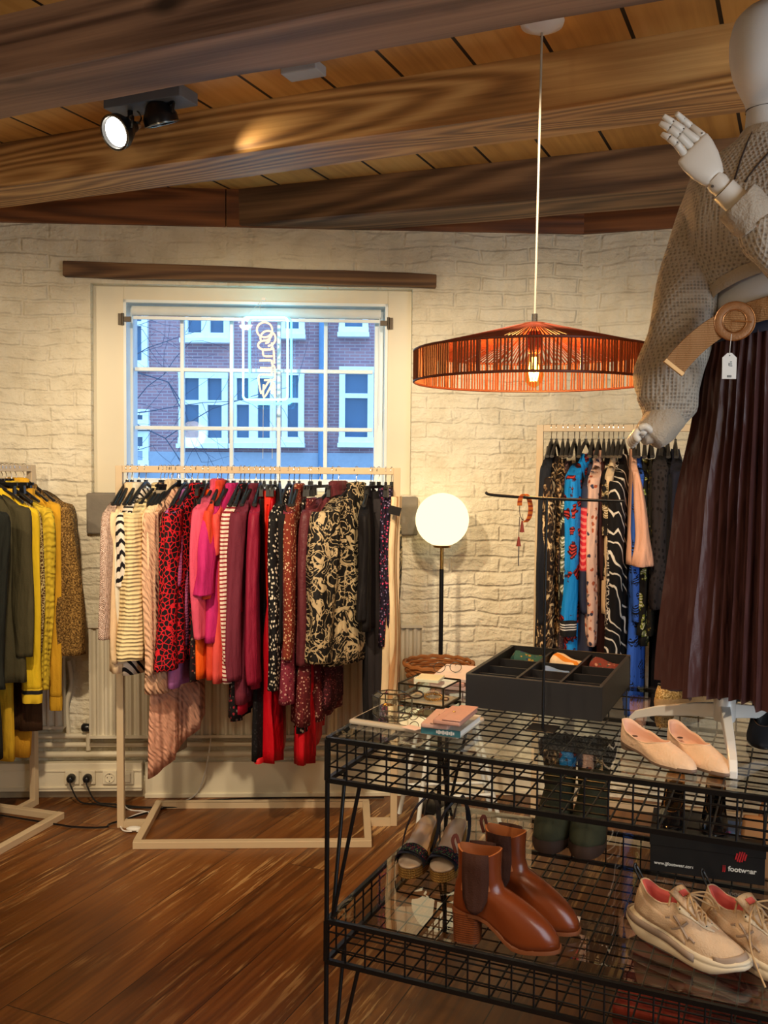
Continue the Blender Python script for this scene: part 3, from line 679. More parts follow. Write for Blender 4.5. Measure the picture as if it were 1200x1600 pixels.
# globe floor lamp
GY = 4.12; g = PY(691, 812, GY); GR = 42*GY/F
fl = thing('floor_lamp', 'globe floor lamp with glowing white ball shade on black and brass pole', 'lamp', (g.x, GY, 0))
MB().ball((0, 0, g.z), GR, 32).build('globe_shade', emis('opal_globe_glow', (1.0, .80, .44, 1), 1.75), fl)
_zb = PY(691, 889, GY).z
MB().tube([(0, 0, 0.02), (0, 0, _zb)], .0095, 12).build('pole', M_BLK, fl)
MB().tube([(0, 0, _zb), (0, 0, g.z-GR+.004)], .008, 12).build('brass_neck', M_BRASS, fl)
MB().lathe([(0, g.z-GR-.006), (.036, g.z-GR-.004), (.04, g.z-GR+.006), (0, g.z-GR+.008)], 24).build('globe_collar', M_BRASS, fl)
MB().lathe([(0, 0), (.10, 0), (.10, .012), (.09, .02), (.012, .024), (0, .024)], 32).build('base', M_BLK, fl)
# twin spotlight on its ceiling plate
tq = PY(220, 148, 3.2); TZ = CEIL
tp_ = PZ(235, 158, CEIL-.02)
tw = thing('ceiling_spotlight', 'black twin-head ceiling spotlight, one lamp lit', 'spotlight', (tp_.x, tp_.y, CEIL-.2), AX)
b = MB(); b.box((0, 0, .18), (.30, .10, .04)); b.build('mounting_plate', mat('grey_plate', c(96, 104, 112), .5), tw, False, bevel=.003)
def head(px_, py_, look, lit):
    p = PY(px_, py_, tp_.y-.02); loc = rz(-AX) @ (Vector((p.x, p.y, p.z))-Vector((tp_.x, tp_.y, CEIL-.2)))
    lk = (rz(-AX) @ Vector(look)).normalized(); M_ = lk.to_track_quat('Z', 'Y').to_matrix()
    h = MB().lathe([(.0, -.075), (.018, -.075), (.02, -.05), (.034, -.04), (.05, -.012), (.056, .0), (.056, .022), (.050, .024), (.048, .006), (0, .004)], 24, loc, M_).build('lamp_head', mat('black_lamp_metal', c(30, 30, 32), .3, .5), tw)
    b = MB(); b.tube([loc+M_ @ Vector((.054*math.cos(2*PI*i/32), .054*math.sin(2*PI*i/32), .022)) for i in range(32)], .0035, 6, True); b.build('rim', mat('dark_chrome', c(120, 118, 112), .25, 1.0), h)
    MB().lathe([(0, .012), (.040, .010), (.046, .012), (.046, .009), (0, .009)], 24, loc, M_).build('lens', emis('lit_lens', (1, .93, .80, 1), 9) if lit else M_BLKPL, h)
    MB().lathe([(.0, -.095), (.012, -.095), (.012, -.075), (0, -.075)], 12, loc, M_).build('lamp_holder', M_STEEL, h)
    b = MB(); top = Vector((loc.x, 0, .16))
    sd = M_ @ Vector((1, 0, 0))
    for s in (-1, 1): b.tube(spline([loc+sd*s*.058, loc+sd*s*.062+Vector((0, 0, .035)), lerp(loc+sd*s*.05, top, .62), top-Vector((0, 0, .02))], 5), .005, 6)
    b.tube([top-Vector((0, 0, .025)), top+Vector((0, 0, .01))], .009, 8); b.tube(spline([loc-lk*.09, loc-lk*.11+Vector((0, 0, .02)), top+Vector((.02, .01, 0))], 5), .003, 6)
    b.build('bracket', M_BLK, tw)
    return p
hp = head(186, 205, (-.50, -.80, -.50), True); head(250, 182, (.22, .30, -.92), False)
spot('track_spot_beam', (tp_.x+.22, tp_.y+.02, CEIL-.13), (.0, 3.25, 2.5), 1.6, (1, .78, .45), 75, .9, .03)
p = PZ(474, 110, CEIL-.015)
o = MB().box((0, 0, .0), (.12, .07, .03)).build('ceiling_plate', mat('pale_grey_plate', c(170, 176, 180), .5), None, False, bevel=.004); o.location = p; o.rotation_euler = (0, 0, AX); tag(o, 'small pale grey mounting plate on the ceiling boards between beams', 'plate')
# ------------------------------------------------------------------ clothes racks
def rack(label, p0, p1, h, depth, inset, w=.028):
    """p0, p1: feet of the two posts. bar between them, floor loop set in from both ends by stub rails"""
    p0 = Vector(p0); p1 = Vector(p1); d = p1-p0; L = d.length; a = math.atan2(d.y, d.x)
    r = thing('clothes_rack', label, 'clothes rack', p0, a)
    MB().box((w/2, 0, h/2), (w, w, h)).build('post', M_BEIGE, r, False, bevel=.002)
    MB().box((L-w/2, 0, h/2), (w, w, h)).build('post', M_BEIGE, r, False, bevel=.002)
    MB().box((L/2, 0, h-w/2), (L-2*w, w, w)).build('top_bar', M_BEIGE, r, False, bevel=.002)
    b = MB(); x0, x1 = inset, L-inset
    for s in (-1, 1): b.box(((x0+x1)/2, s*depth/2, w/2), (x1-x0+w, w, w))
    for x in (x0, x1): b.box((x, 0, w/2), (w, depth-w, w))
    b.build('base_loop', M_BEIGE, r, False, bevel=.002)
    MB().box((w+(x0-w*1.5)/2, 0, w/2), (x0-w*1.5, w, w)).build('stub_rail', M_BEIGE, r, False)
    MB().box((L-w-(x0-w*1.5)/2, 0, w/2), (x0-w*1.5, w, w)).build('stub_rail', M_BEIGE, r, False)
    return p0, d.normalized(), L
MR0 = PZ(184, 1292, 0); MR1 = PZ(620, 1289, 0)
MH = 1.5-(731-725)*MR0.y/F
RK_M = rack('beige metal clothes rack under the window packed with pink, red and black clothes', MR0, MR1, MH, .44, .125)
LR0 = PZ(57, 1256, 0); ld = Vector((-.30, -.954, 0)).normalized(); LR1 = LR0+ld*1.15
RK_L = rack('beige clothes rack cut by the left edge, holding yellow and brown clothes', LR0, LR1, 1.5-(725-731+12)*LR0.y/F+.0, .42, .125)
RR0 = PZ(829, 1276, 0); rd = Vector((1, -.26, 0)).normalized(); RR1 = RR0+rd*1.05
RH = PY(838, 664, RR0.y).z
RK_R = rack('taller beige clothes rack at right behind the table, with patterned dresses', RR0, RR1, RH, .42, .125)

# ------------------------------------------------------------------ black wire table, two glass tiers
TZ1 = 0.86; TZ0 = 0.42
TO = PZ(512, 1147, TZ1); TO = Vector((TO.x, TO.y, 0))
TLn, TD = 1.42, 0.84
tab = thing('wire_table', 'black wire grid display table with two glass shelves', 'table', TO, AX)
def TL(u, v, z): return TO+UX*u+VX*v+Vector((0, 0, z))
def tier(z, nm):
    r = .0055; H = .098; w = .0023
    b = MB(); zt, zb, zm = z-.012, z-.012-H, z-.012-H*.48
    for zz_, rr in ((zt, r), (zb, r)):
        cs = [(0, 0), (TLn, 0), (TLn, TD), (0, TD)]
        for k in range(4): b.bar((*cs[k], zz_), (*cs[(k+1) % 4], zz_), rr*2)
    for u, v in ((0, 0), (TLn, 0), (TLn, TD), (0, TD)): b.bar((u, v, zt), (u, v, zb), rr*2)
    b.build('frame', M_BLK, tab, False)
    def side(nm2, gen, L):
        b = MB(); n = round(L/.051)
        for i in range(1, n): p = gen(L*i/n); b.tube([(*p, zt), (*p, zb)], w, 6)
        b.tube([(*gen(0), zb+H*.34), (*gen(L), zb+H*.34)], w, 6)
        b.tube([(*gen(0), zb+H*.74), (*gen(L), zb+H*.74)], w, 6)
        b.build('side_grid', M_BLK, tab)
    side('f', lambda t: (t, 0), TLn); side('b', lambda t: (t, TD), TLn); side('l', lambda t: (0, t), TD); side('r', lambda t: (TLn, t), TD)
    b = MB(); n = round(TLn/.051); m = round(TD/.051)
    for i in range(1, n): b.tube([(TLn*i/n, 0, zb), (TLn*i/n, TD, zb)], w, 6)
    for i in range(1, m): b.tube([(0, TD*i/m, zb-.003), (TLn, TD*i/m, zb-.003)], w, 6)
    b.build('bottom_grid', M_BLK, tab)
    MB().box((TLn/2, TD/2, z-.003), (TLn-.004, TD-.004, .006)).build('glass_top', M_TABLEGLASS, tab, False)
tier(TZ1, 'upper'); tier(TZ0, 'lower')
def hairpin(u, v, z0, z1):
    b = MB(); su = 1 if u < TLn/2 else -1; sv = 1 if v < TD/2 else -1
    b.tube([(u, v, z0), (u, v, z1)], .006, 8)
    b.tube([(u+su*.012, v+sv*.008, z0+.003), (u+su*.085, v+sv*.0, z1)], .005, 8)
    b.tube([(u+su*.012, v+sv*.008, z0+.003), (u+su*.0, v+sv*.10, z1)], .005, 8)
    b.build('leg', M_BLK, tab)
for z0, z1 in ((0.0, TZ0-.012-.098), (TZ0-.012, TZ1-.012-.098)):
    for u, v in ((0, 0), (TLn, 0), (TLn, TD), (0, TD)): hairpin(u, v, z0, z1)
# ------------------------------------------------------------------ red wooden trunk under the table
q0 = PZ(806, 1600, .02)
def tuv(p): d = Vector((p.x, p.y, 0))-TO; return d.dot(UX), d.dot(VX)
tk = thing('storage_chest', 'dark red wooden chest standing on the floor under the wire table', 'chest', TL(.66, .16, 0), AX)
M_TRUNK = wood('red_lacquered_wood', c(58, 14, 10), c(104, 30, 20), c(132, 46, 30), 0, 6, .12, .25, 3.3, .1)
MB().box((.36, .24, .115), (.72, .48, .23)).build('chest_body', M_TRUNK, tk, False, bevel=.006)
MB().box((.36, .24, .255), (.74, .50, .05)).build('lid', M_TRUNK, tk, False, bevel=.008)
b = MB(); b.box((.36, -.008, .215), (.05, .012, .05)).box((.36, -.014, .20), (.02, .01, .03)); b.build('clasp', M_BRASS, tk, False)
# ------------------------------------------------------------------ white stool behind the wire table
SZ = .575
stc = Vector((.262, 3.955, 0))
st = thing('stool', 'white metal stool behind the table, in front of the globe lamp', 'stool', stc)
MB().lathe([(0, SZ-.022), (.125, SZ-.022), (.13, SZ-.012), (.125, SZ), (0, SZ)], 36).build('seat', M_SASH, st, True, angle=40)
feet = [PZ(652, 1297, 0), PZ(624, 1271, 0), PZ(766, 1267, 0), PZ(782, 1290, 0)]
fc = [Vector((f.x, f.y, 0))-stc for f in feet]
for f in fc: MB().tube([f*.42+Vector((0, 0, SZ-.02)), f], .0095, 8).build('leg', M_SASH, st)
b = MB()
for k in range(4): p = fc[k]*.86; q = fc[(k+1) % 4]*.86; b.tube([p+Vector((0, 0, .13)), q+Vector((0, 0, .13))], .007, 8)
b.build('foot_ring', M_SASH, st)
bk = thing('wicker_basket', 'round brown wicker basket on the white stool', 'basket', stc+Vector((-.03, -.01, SZ)))
M_WICK = mat('brown_wicker', c(150, 92, 44), .6, 0, .35, 40)
b = MB()
for k in range(8):
    z = .008+k*.0115; R0 = lerp(.115, .140, k/8)
    b.tube([((R0+.004*math.sin(12*2*PI*i/72+k*PI))*math.cos(2*PI*i/72), (R0+.004*math.sin(12*2*PI*i/72+k*PI))*math.sin(2*PI*i/72), z) for i in range(72)], .0062, 6, True)
b.lathe([(0, .004), (.112, .004), (.112, .008), (0, .008)], 24); b.build('woven_side', M_WICK, bk)
b = MB(); b.tube([((.144)*math.cos(2*PI*i/48), .144*math.sin(2*PI*i/48), .102+.003*math.sin(i*2.1)) for i in range(48)], .0085, 6, True); b.build('rim', M_WICK, bk)
# pink magazines with glasses
M_PINK = mat('pale_pink_paper', c(226, 196, 196), .5, 0, .1, 30)
mg = thing('magazine_stack', 'stack of pale pink catalogues behind the glass jewellery box', 'magazines', TL(.045, .54, TZ1+.0005), AX)
for k, (dx, dy, an, m_) in enumerate(((0, 0, .05, M_PINK), (.006, .004, .0, mat('pink_cover', c(220, 180, 178), .4, 0, .1)), (-.004, .01, .10, mat('white_pink_print', c(232, 214, 210), .35, 0, .2, 14)))):
    o = MB().box((.056, .095, .006+k*.0115), (.108, .185, .011), rz(an)).build('magazine', m_, mg, False, bevel=.002)
def glasses(name, label, loc, ang, col, sc=1.0, tilt=0.0):
    gl = thing(name, label, 'glasses', loc, ang); gm = mat(name+'_frame', col, .3)
    for s in (-1, 1):
        b = MB(); b.tube([(s*.034*sc+.024*sc*math.cos(2*PI*i/20), 0, .024*sc+.021*sc*math.sin(2*PI*i/20)) for i in range(20)], .0016*sc, 6, True); b.build('rim', gm, gl)
        MB().lathe([(0, 0), (.023*sc, 0), (.023*sc, .001), (0, .001)], 18, (s*.034*sc, 0, .024*sc), Matrix.Rotation(PI/2, 3, 'X')).build('lens', M_GLASS, gl)
        b = MB(); b.tube(spline([(s*.058*sc, 0, .03*sc), (s*.062*sc, .05*sc, .022*sc), (s*.058*sc, .11*sc, .012*sc), (s*.054*sc, .135*sc, .002)], 4), .0015*sc, 6); b.build('temple', gm, gl)
    b = MB(); b.tube(spline([(-.010*sc, 0, .028*sc), (0, -.002, .033*sc), (.010*sc, 0, .028*sc)], 4), .0016*sc, 6); b.build('bridge', gm, gl)
    return gl
_g = TL(.085, .60, TZ1+.0355)
glasses('reading_glasses', 'thin dark-rimmed glasses lying on the pink catalogues', _g, AX+.5, c(60, 56, 54), .7)
# jewellery boxes
def edges(b, V, E_, r):
    for i, j in E_: b.tube([V[i], V[j]], r, 6)
M_LEAD = mat('antique_lead_edge', c(72, 64, 50), .35, .9, .2)
hx = thing('jewellery_box', 'hexagonal glass jewellery box with dark metal edges', 'jewellery box', TL(.055, .26, TZ1), AX+.15)
R6 = .046; hh = .034
V0 = [Vector((R6*math.cos(PI/3*i)*1.15, R6*math.sin(PI/3*i)*.8, .004)) for i in range(6)]; V1 = [v+Vector((0, 0, hh)) for v in V0]; V2 = [Vector((v.x*.72, v.y*.72, hh+.015)) for v in V0]
b = MB(); V = V0+V1+V2; edges(b, V, [(i, (i+1) % 6) for i in range(6)]+[(6+i, 6+(i+1) % 6) for i in range(6)]+[(i, i+6) for i in range(6)]+[(6+i, 12+i) for i in range(6)]+[(12+i, 12+(i+1) % 6) for i in range(6)], .0015); b.build('metal_edges', M_LEAD, hx)
b = MB(); b.loft([V0, V1, V2]); b.build('glass_panes', M_TABLEGLASS, hx, False)
MB().loft([[v*.96 for v in V0], [v*.96+Vector((0, 0, .003)) for v in V0]]).build('mirror_base', mat('pale_box_lining', c(214, 196, 168), .4), hx, False)
def ring(label, loc, r, t, col, tilt=0.2, nm='bracelet', cat='bracelet', n=28, beads=0):
    b = MB(); M_ = Matrix.Rotation(tilt, 3, 'X')
    P = [M_ @ Vector((r*math.cos(2*PI*i/n), r*math.sin(2*PI*i/n), 0))+Vector((0, 0, t+r*abs(math.sin(tilt)))) for i in range(n)]
    if beads:
        for p_ in P: b.ball(p_, t, 8)
    else: b.tube(P, t, 6, True)
    o = b.build(nm, col, None); o.location = loc; return tag(o, label, cat)
M_GOLD = mat('gold', c(212, 160, 80), .25, 1.0, .05)
hb = TL(.055, .26, TZ1+.0075)
ring('small gold bangle inside the hexagonal glass box', hb+Vector((-.010, -.004, 0)), .014, .002, M_GOLD, .25)
ring('small orange beaded ring inside the hexagonal glass box', hb+Vector((.020, .004, 0)), .009, .002, mat('orange_bead', c(214, 120, 50), .4), .1, 'ring', 'ring', 12, 1)
rx = thing('jewellery_box', 'rectangular glass jewellery box with a pale card on its lid', 'jewellery box', TL(.038, .345, TZ1), AX-.06)
bw, bd, bh = .13, .115, .050
V0 = [Vector((x, y, .004)) for x, y in ((0, 0), (bw, 0), (bw, bd), (0, bd))]; V1 = [v+Vector((0, 0, bh)) for v in V0]
b = MB(); edges(b, V0+V1, [(0, 1), (1, 2), (2, 3), (3, 0), (4, 5), (5, 6), (6, 7), (7, 4), (0, 4), (1, 5), (2, 6), (3, 7)], .0026); b.build('metal_edges', M_LEAD, rx)
MB().loft([V0, V1]).build('glass_panes', M_TABLEGLASS, rx, False)
MB().box((bw/2, bd/2, .006), (bw-.008, bd-.008, .004)).build('mirror_base', mat('pale_box_lining_b', c(196, 178, 150), .4), rx, False)
cd = MB().box((0, 0, .004), (.066, .07, .008)).build('card_block', mat('cream_card', c(226, 222, 184), .6), None, False, bevel=.001); cd.location = TL(.105, .40, TZ1+.0585); cd.rotation_euler = (0, 0, AX+.1); tag(cd, 'pale cream card block on the lid of the rectangular glass box', 'card')
rb = TL(.038, .342, TZ1+.0095)
ring('beaded gold bracelet in the middle of the rectangular glass box', rb+UX*.082+VX*.05, .024, .0036, M_GOLD, .1, n=22, beads=1)
ring('dark bangle at the left inside the rectangular glass box', rb+UX*.034+VX*.045, .019, .0025, mat('dark_bangle', c(44, 34, 30), .3), .3)
ring('pearl bracelet at the back of the rectangular glass box', rb+UX*.066+VX*.088, .015, .003, mat('pearl', c(226, 214, 196), .3), .15, n=18, beads=1)
ring('small brown ring at the right inside the rectangular glass box', rb+UX*.116+VX*.05, .009, .002, mat('brown_ring', c(110, 70, 40), .4), .2, 'ring', 'ring')
# flat tray (glass-covered board), book, wallets, tag, sunglasses
ft = thing('display_board', 'pale flat display board lying at the front left of the glass top', 'board', TL(.006, .100, TZ1), AX-.05)
MB().box((.145, .09, .006), (.29, .18, .012)).build('board', mat('warm_grey_board', c(196, 184, 164), .3, 0, .08), ft, False, bevel=.005)
MB().box((.145, .09, .0132), (.268, .16, .0026)).build('mirror_face', mat('silver_mirror', c(220, 220, 214), .05, 1.0, 0), ft, False)
bo = thing('book', 'book with a teal and white spine under the pink wallets', 'book', TL(.216, .055, TZ1+.0148), AX-.0)
MB().box((.048, .078, .0075), (.092, .150, .013)).build('pages', M_PAPER, bo, False)
b = MB(); b.box((.048, .078, .0145), (.096, .156, .002)).box((.048, .078, .001), (.096, .156, .002)); b.build('cover', mat('grey_white_cover', c(206, 204, 192), .35, 0, .15, 20), bo, False)
MB().box((.048, -.0005, .0078), (.096, .003, .0155)).build('spine', mat('teal_spine', c(60, 118, 128), .4, 0, .2), bo, False)
b = MB()
for k in range(9): b.box((.040+k*.005, -.0025, .008), (.004, .0015, .006+.003*(k % 2)))
b.build('spine_lettering', M_PAPER, bo, False)
def wallet(label, loc, ang, col, tz=.0):
    w = thing('wallet', label, 'wallet', loc, ang)
    m_ = mat('wallet_leather', col, .5, 0, .1, 40, .3, 120)
    MB().box((0, .07, .006), (.066, .14, .012)).build('wallet_body', m_, w, bevel=.004)
    MB().box((.012, .07, .0135), (.044, .142, .003)).build('flap', m_, w, bevel=.0012)
    MB().lathe([(0, 0), (.004, 0), (.003, .002), (0, .002)], 10, (-.004, .07, .015)).build('snap', M_GOLD, w)
wallet('larger dusty pink wallet lying flat on the book', TL(.252, .045, TZ1+.0305), AX+.10, c(206, 164, 148))
w2 = wallet('smaller rose pink wallet on top of the other wallet', TL(.286, .030, TZ1+.0462), AX+.02, c(196, 146, 128))
pt = MB().box((0, 0, .0008), (.042, .03, .0016)).build('price_card', mat('blush_card', c(232, 206, 196), .6), None, False); pt.location = TL(.182, .085, TZ1+.0148); pt.rotation_euler = (0, 0, AX-.3); tag(pt, 'small blush price card lying on the mirror board', 'card')
glasses('tortoiseshell_glasses', 'tangled brown glasses lying on the mirror board behind the wallets', TL(.172, .165, TZ1+.0148), AX+1.0, c(96, 66, 36), .62)
# black tray with compartments
tb = PZ(727, 1104, TZ1)
tray = thing('compartment_tray', 'black wooden tray divided into compartments on the table', 'tray', (tb.x, tb.y, TZ1), AX)
_t = PZ(940, 1128, TZ1)-tb; TW = Vector((_t.x, _t.y, 0)).length; _t2 = PZ(988, 1070, TZ1)-PZ(940, 1128, TZ1); TDp = Vector((_t2.x, _t2.y, 0)).length; TH = .088
tray.rotation_euler = (0, 0, math.atan2(_t.y, _t.x))
TA = math.atan2(_t.y, _t.x)
M_TRAY = mat('black_stained_wood', c(30, 30, 34), .5, 0, .15, 30); wl = .010
b = MB()
for x0, x1, y0, y1 in ((0, TW, 0, wl), (0, TW, TDp-wl, TDp), (0, wl, wl, TDp-wl), (TW-wl, TW, wl, TDp-wl)): b.box(((x0+x1)/2, (y0+y1)/2, TH/2), (x1-x0, y1-y0, TH))
b.build('sides', M_TRAY, tray, False, bevel=.0015)
MB().box((TW/2, TDp/2, .004), (TW-2*wl, TDp-2*wl, .008)).build('bottom', M_TRAY, tray, False)
for xx in (TW*.36, TW*.68): MB().box((xx, TDp/2, TH*.46+.004), (.007, TDp-2*wl, TH*.84)).build('divider', M_TRAY, tray, False)
for yy in (TDp*.20, TDp*.42, TDp*.66): MB().box((TW/2, yy, TH*.42+.004), (TW-2*wl, .006, TH*.76)).build('divider', M_TRAY, tray, False)
def tray_at(fx, fy, z=.009): return Vector((tb.x, tb.y, TZ1+z))+rz(TA) @ Vector((TW*fx, TDp*fy, 0))
# folded accessories inside the tray
def folded(name, label, cat, loc, ang, m_, L, Wd, H, roll=False):
    b = MB(); n = 14; rings = []
    for i in range(n+1):
        t = i/n; x = (t-.5)*L; e = min(1, 5*min(t, 1-t)+.25)
        ring = []
        for k in range(12):
            a = 2*PI*k/12; ring.append(Vector((x, Wd/2*math.cos(a)*(.85+.15*math.sin(t*9))*e, H/2+H/2*math.sin(a)*e*(1 if math.sin(a) < 0 else .85+.2*math.sin(5*t+1)))))
        rings.append(ring)
    b.loft(rings); o = b.build(name, m_, None); o.location = loc; o.rotation_euler = (0, 0, ang); return tag(o, label, cat)
folded('socks', 'green and blue patterned socks in the tray, back left compartment', 'socks', tray_at(.20, .83, .028), TA+.1, fabric('sock_green', 'floral', (c(52, 96, 92), c(170, 140, 60), c(40, 60, 110)), 60), .105, .07, .06)
folded('socks', 'cream and orange striped socks in the tray, back middle compartment', 'socks', tray_at(.53, .82, .026), TA-.55, fabric('sock_cream', 'stripes_y', (c(232, 220, 196), c(214, 140, 50)), 28), .115, .07, .062)
folded('socks', 'folded light blue socks in the middle of the tray', 'socks', tray_at(.52, .54, .022), TA, mat('sky_blue_cloth', c(110, 146, 206), .8, 0, .15), .09, .06, .055)
folded('socks', 'red patterned socks with a white band in the tray, back right compartment', 'socks', tray_at(.84, .82, .028), TA-.4, fabric('sock_red', 'floral', (c(120, 60, 56), c(190, 150, 130), c(60, 80, 80)), 70), .10, .07, .058)
folded('socks', 'pale pink folded socks in the tray, front middle compartment', 'socks', tray_at(.52, .31, .012), TA, mat('blush_cloth', c(226, 196, 186), .8), .085, .05, .05)
folded('socks', 'black socks with a pale logo spot in the tray, middle left compartment', 'socks', tray_at(.2, .55), TA, mat('black_cloth', c(28, 26, 28), .85), .09, .06, .05)
# black T-shaped jewellery stand
jp = PZ(848, 1140, TZ1)
js = thing('jewellery_stand', 'black T-shaped jewellery stand on the glass table top', 'jewellery stand', (jp.x, jp.y, TZ1), 0)
jt = PY(848, 779, jp.y).z-TZ1
MB().tube([(0, 0, .006), (0, 0, jt)], .0034, 10).build('upright', M_BLK, js)
a0 = PY(759, 772, jp.y+.06); a1 = PY(975, 783, jp.y-.06); O_ = Vector((jp.x, jp.y, TZ1))
MB().tube(spline([a0-O_+Vector((0, 0, .004)), a0-O_+Vector((.02, -.01, -.002)), Vector((0, 0, jt)), a1-O_], 6), .0036, 10).build('arm', M_BLK, js)
MB().box((.0, .0, .0025), (.07, .07, .005), rz(AX)).build('base', M_BLK, js, False, bevel=.002)
hp_ = PY(822, 777, jp.y+.02)
br_ = thing('tassel_bracelet', 'orange and red woven bracelet with tassels hanging on the black stand', 'bracelet', (hp_.x, hp_.y, hp_.z-.115))
M_OR = fabric('orange_weave', 'stripes_h', (c(206, 104, 36), c(150, 52, 26)), 90); sc1 = jp.y/F
b = MB(); P = [Vector(((x-822)*sc1, dy, (777-y)*sc1+.115)) for x, y, dy in ((811, 790, -.012), (812, 780, -.008), (817, 773, 0), (824, 774, .006), (829, 785, .008), (830, 798, .006), (827, 810, 0), (821, 816, -.004))]
P = spline(P, 4); rings = []
for i, p_ in enumerate(P):
    d = (P[min(i+1, len(P)-1)]-P[max(i-1, 0)]).normalized(); w_ = Vector((0.75, .66, 0)).normalized()*.0075; nn = d.cross(w_).normalized()*.0012
    rings.append([p_+w_+nn, p_-w_+nn, p_-w_-nn, p_+w_-nn])
b.loft(rings); b.build('woven_band', M_OR, br_)
for k, (x, y0, y1) in enumerate(((816, 813, 832), (811, 838, 854))):
    x_ = (x-822)*sc1; b = MB(); b.lathe([(0, (777-y0)*sc1+.115), (.002, (777-y0-2)*sc1+.115), (.006, (777-y1)*sc1+.115), (0, (777-y1)*sc1+.114)], 12, (x_, -.004, 0)); b.build('tassel', mat('dark_red_thread', c(138, 52, 36), .8), br_)
b = MB(); b.tube(spline([P[0], Vector(((812-822)*sc1, -.006, (777-803)*sc1+.115)), Vector(((816-822)*sc1, -.004, (777-813)*sc1+.115))], 4), .001, 5).tube([Vector(((812-822)*sc1, -.004, (777-808)*sc1+.115)), Vector(((811-822)*sc1, -.004, (777-840)*sc1+.115))], .001, 5)
b.tube([P[-1], Vector(((816-822)*sc1, -.004, (777-811)*sc1+.115))], .001, 5); b.build('thread', mat('grey_thread', c(90, 70, 60), .7), br_)
MB().tube([Vector(((811-822)*sc1, -.006, (777-852)*sc1+.115)), Vector(((811-822)*sc1, -.006, (777-885)*sc1+.115))], .0016, 6).build('chain', M_STEEL, br_)
# ------------------------------------------------------------------ clothes on hangers
HOOK = .046                                    # bar top down to the hanger's neck
def hanger(label, loc, rot, clip=False, wd=.20, group=None, sleeve=True):
    """black hanger; origin = where the hook crosses the bar top; local y runs along its shoulders"""
    h = thing('clothes_hanger', label, 'hanger', loc, rot, group)
    r_ = .017
    b = MB(); P = [(0, r_*math.sin(a), r_*math.cos(a)-r_+.004) for a in [math.radians(x) for x in range(-95, 121, 18)]]
    P = P+[(0, .006, -.030), (0, 0, -.040), (0, 0, -.062)]
    b.tube([Vector(p) for p in P], .0017, 5); b.build('hook', M_STEEL, h)
    b = MB(); b.box((0, 0, -.062), (.009, .02, .010))
    if clip:
        b.bar((0, -wd*.62, -.078), (0, wd*.62, -.078), .008, .012); b.bar((0, 0, -.06), (0, 0, -.078), .012, .014)
        b.build('hanger_bar', M_BLKPL, h)
        for s in (-1, 1): MB().box((0, s*wd*.5, -.095), (.016, .024, .045), taper=.7).build('clip', M_BLKPL, h, False)
    else:
        rings = []
        for i in range(13):
            t = -1+2*i/12; y = t*wd*.82; z = -.068-.085*abs(t)**1.2*(wd/.2); hz = .011*(1-.45*abs(t)); hx = .0055+.004*abs(t)
            rings.append([Vector((hx*math.cos(2*PI*k/8), y, z+hz*math.sin(2*PI*k/8))) for k in range(8)])
        b.loft(rings); b.build('shoulder_arms', M_BLKPL, h)
    return h
GSEED = [0]
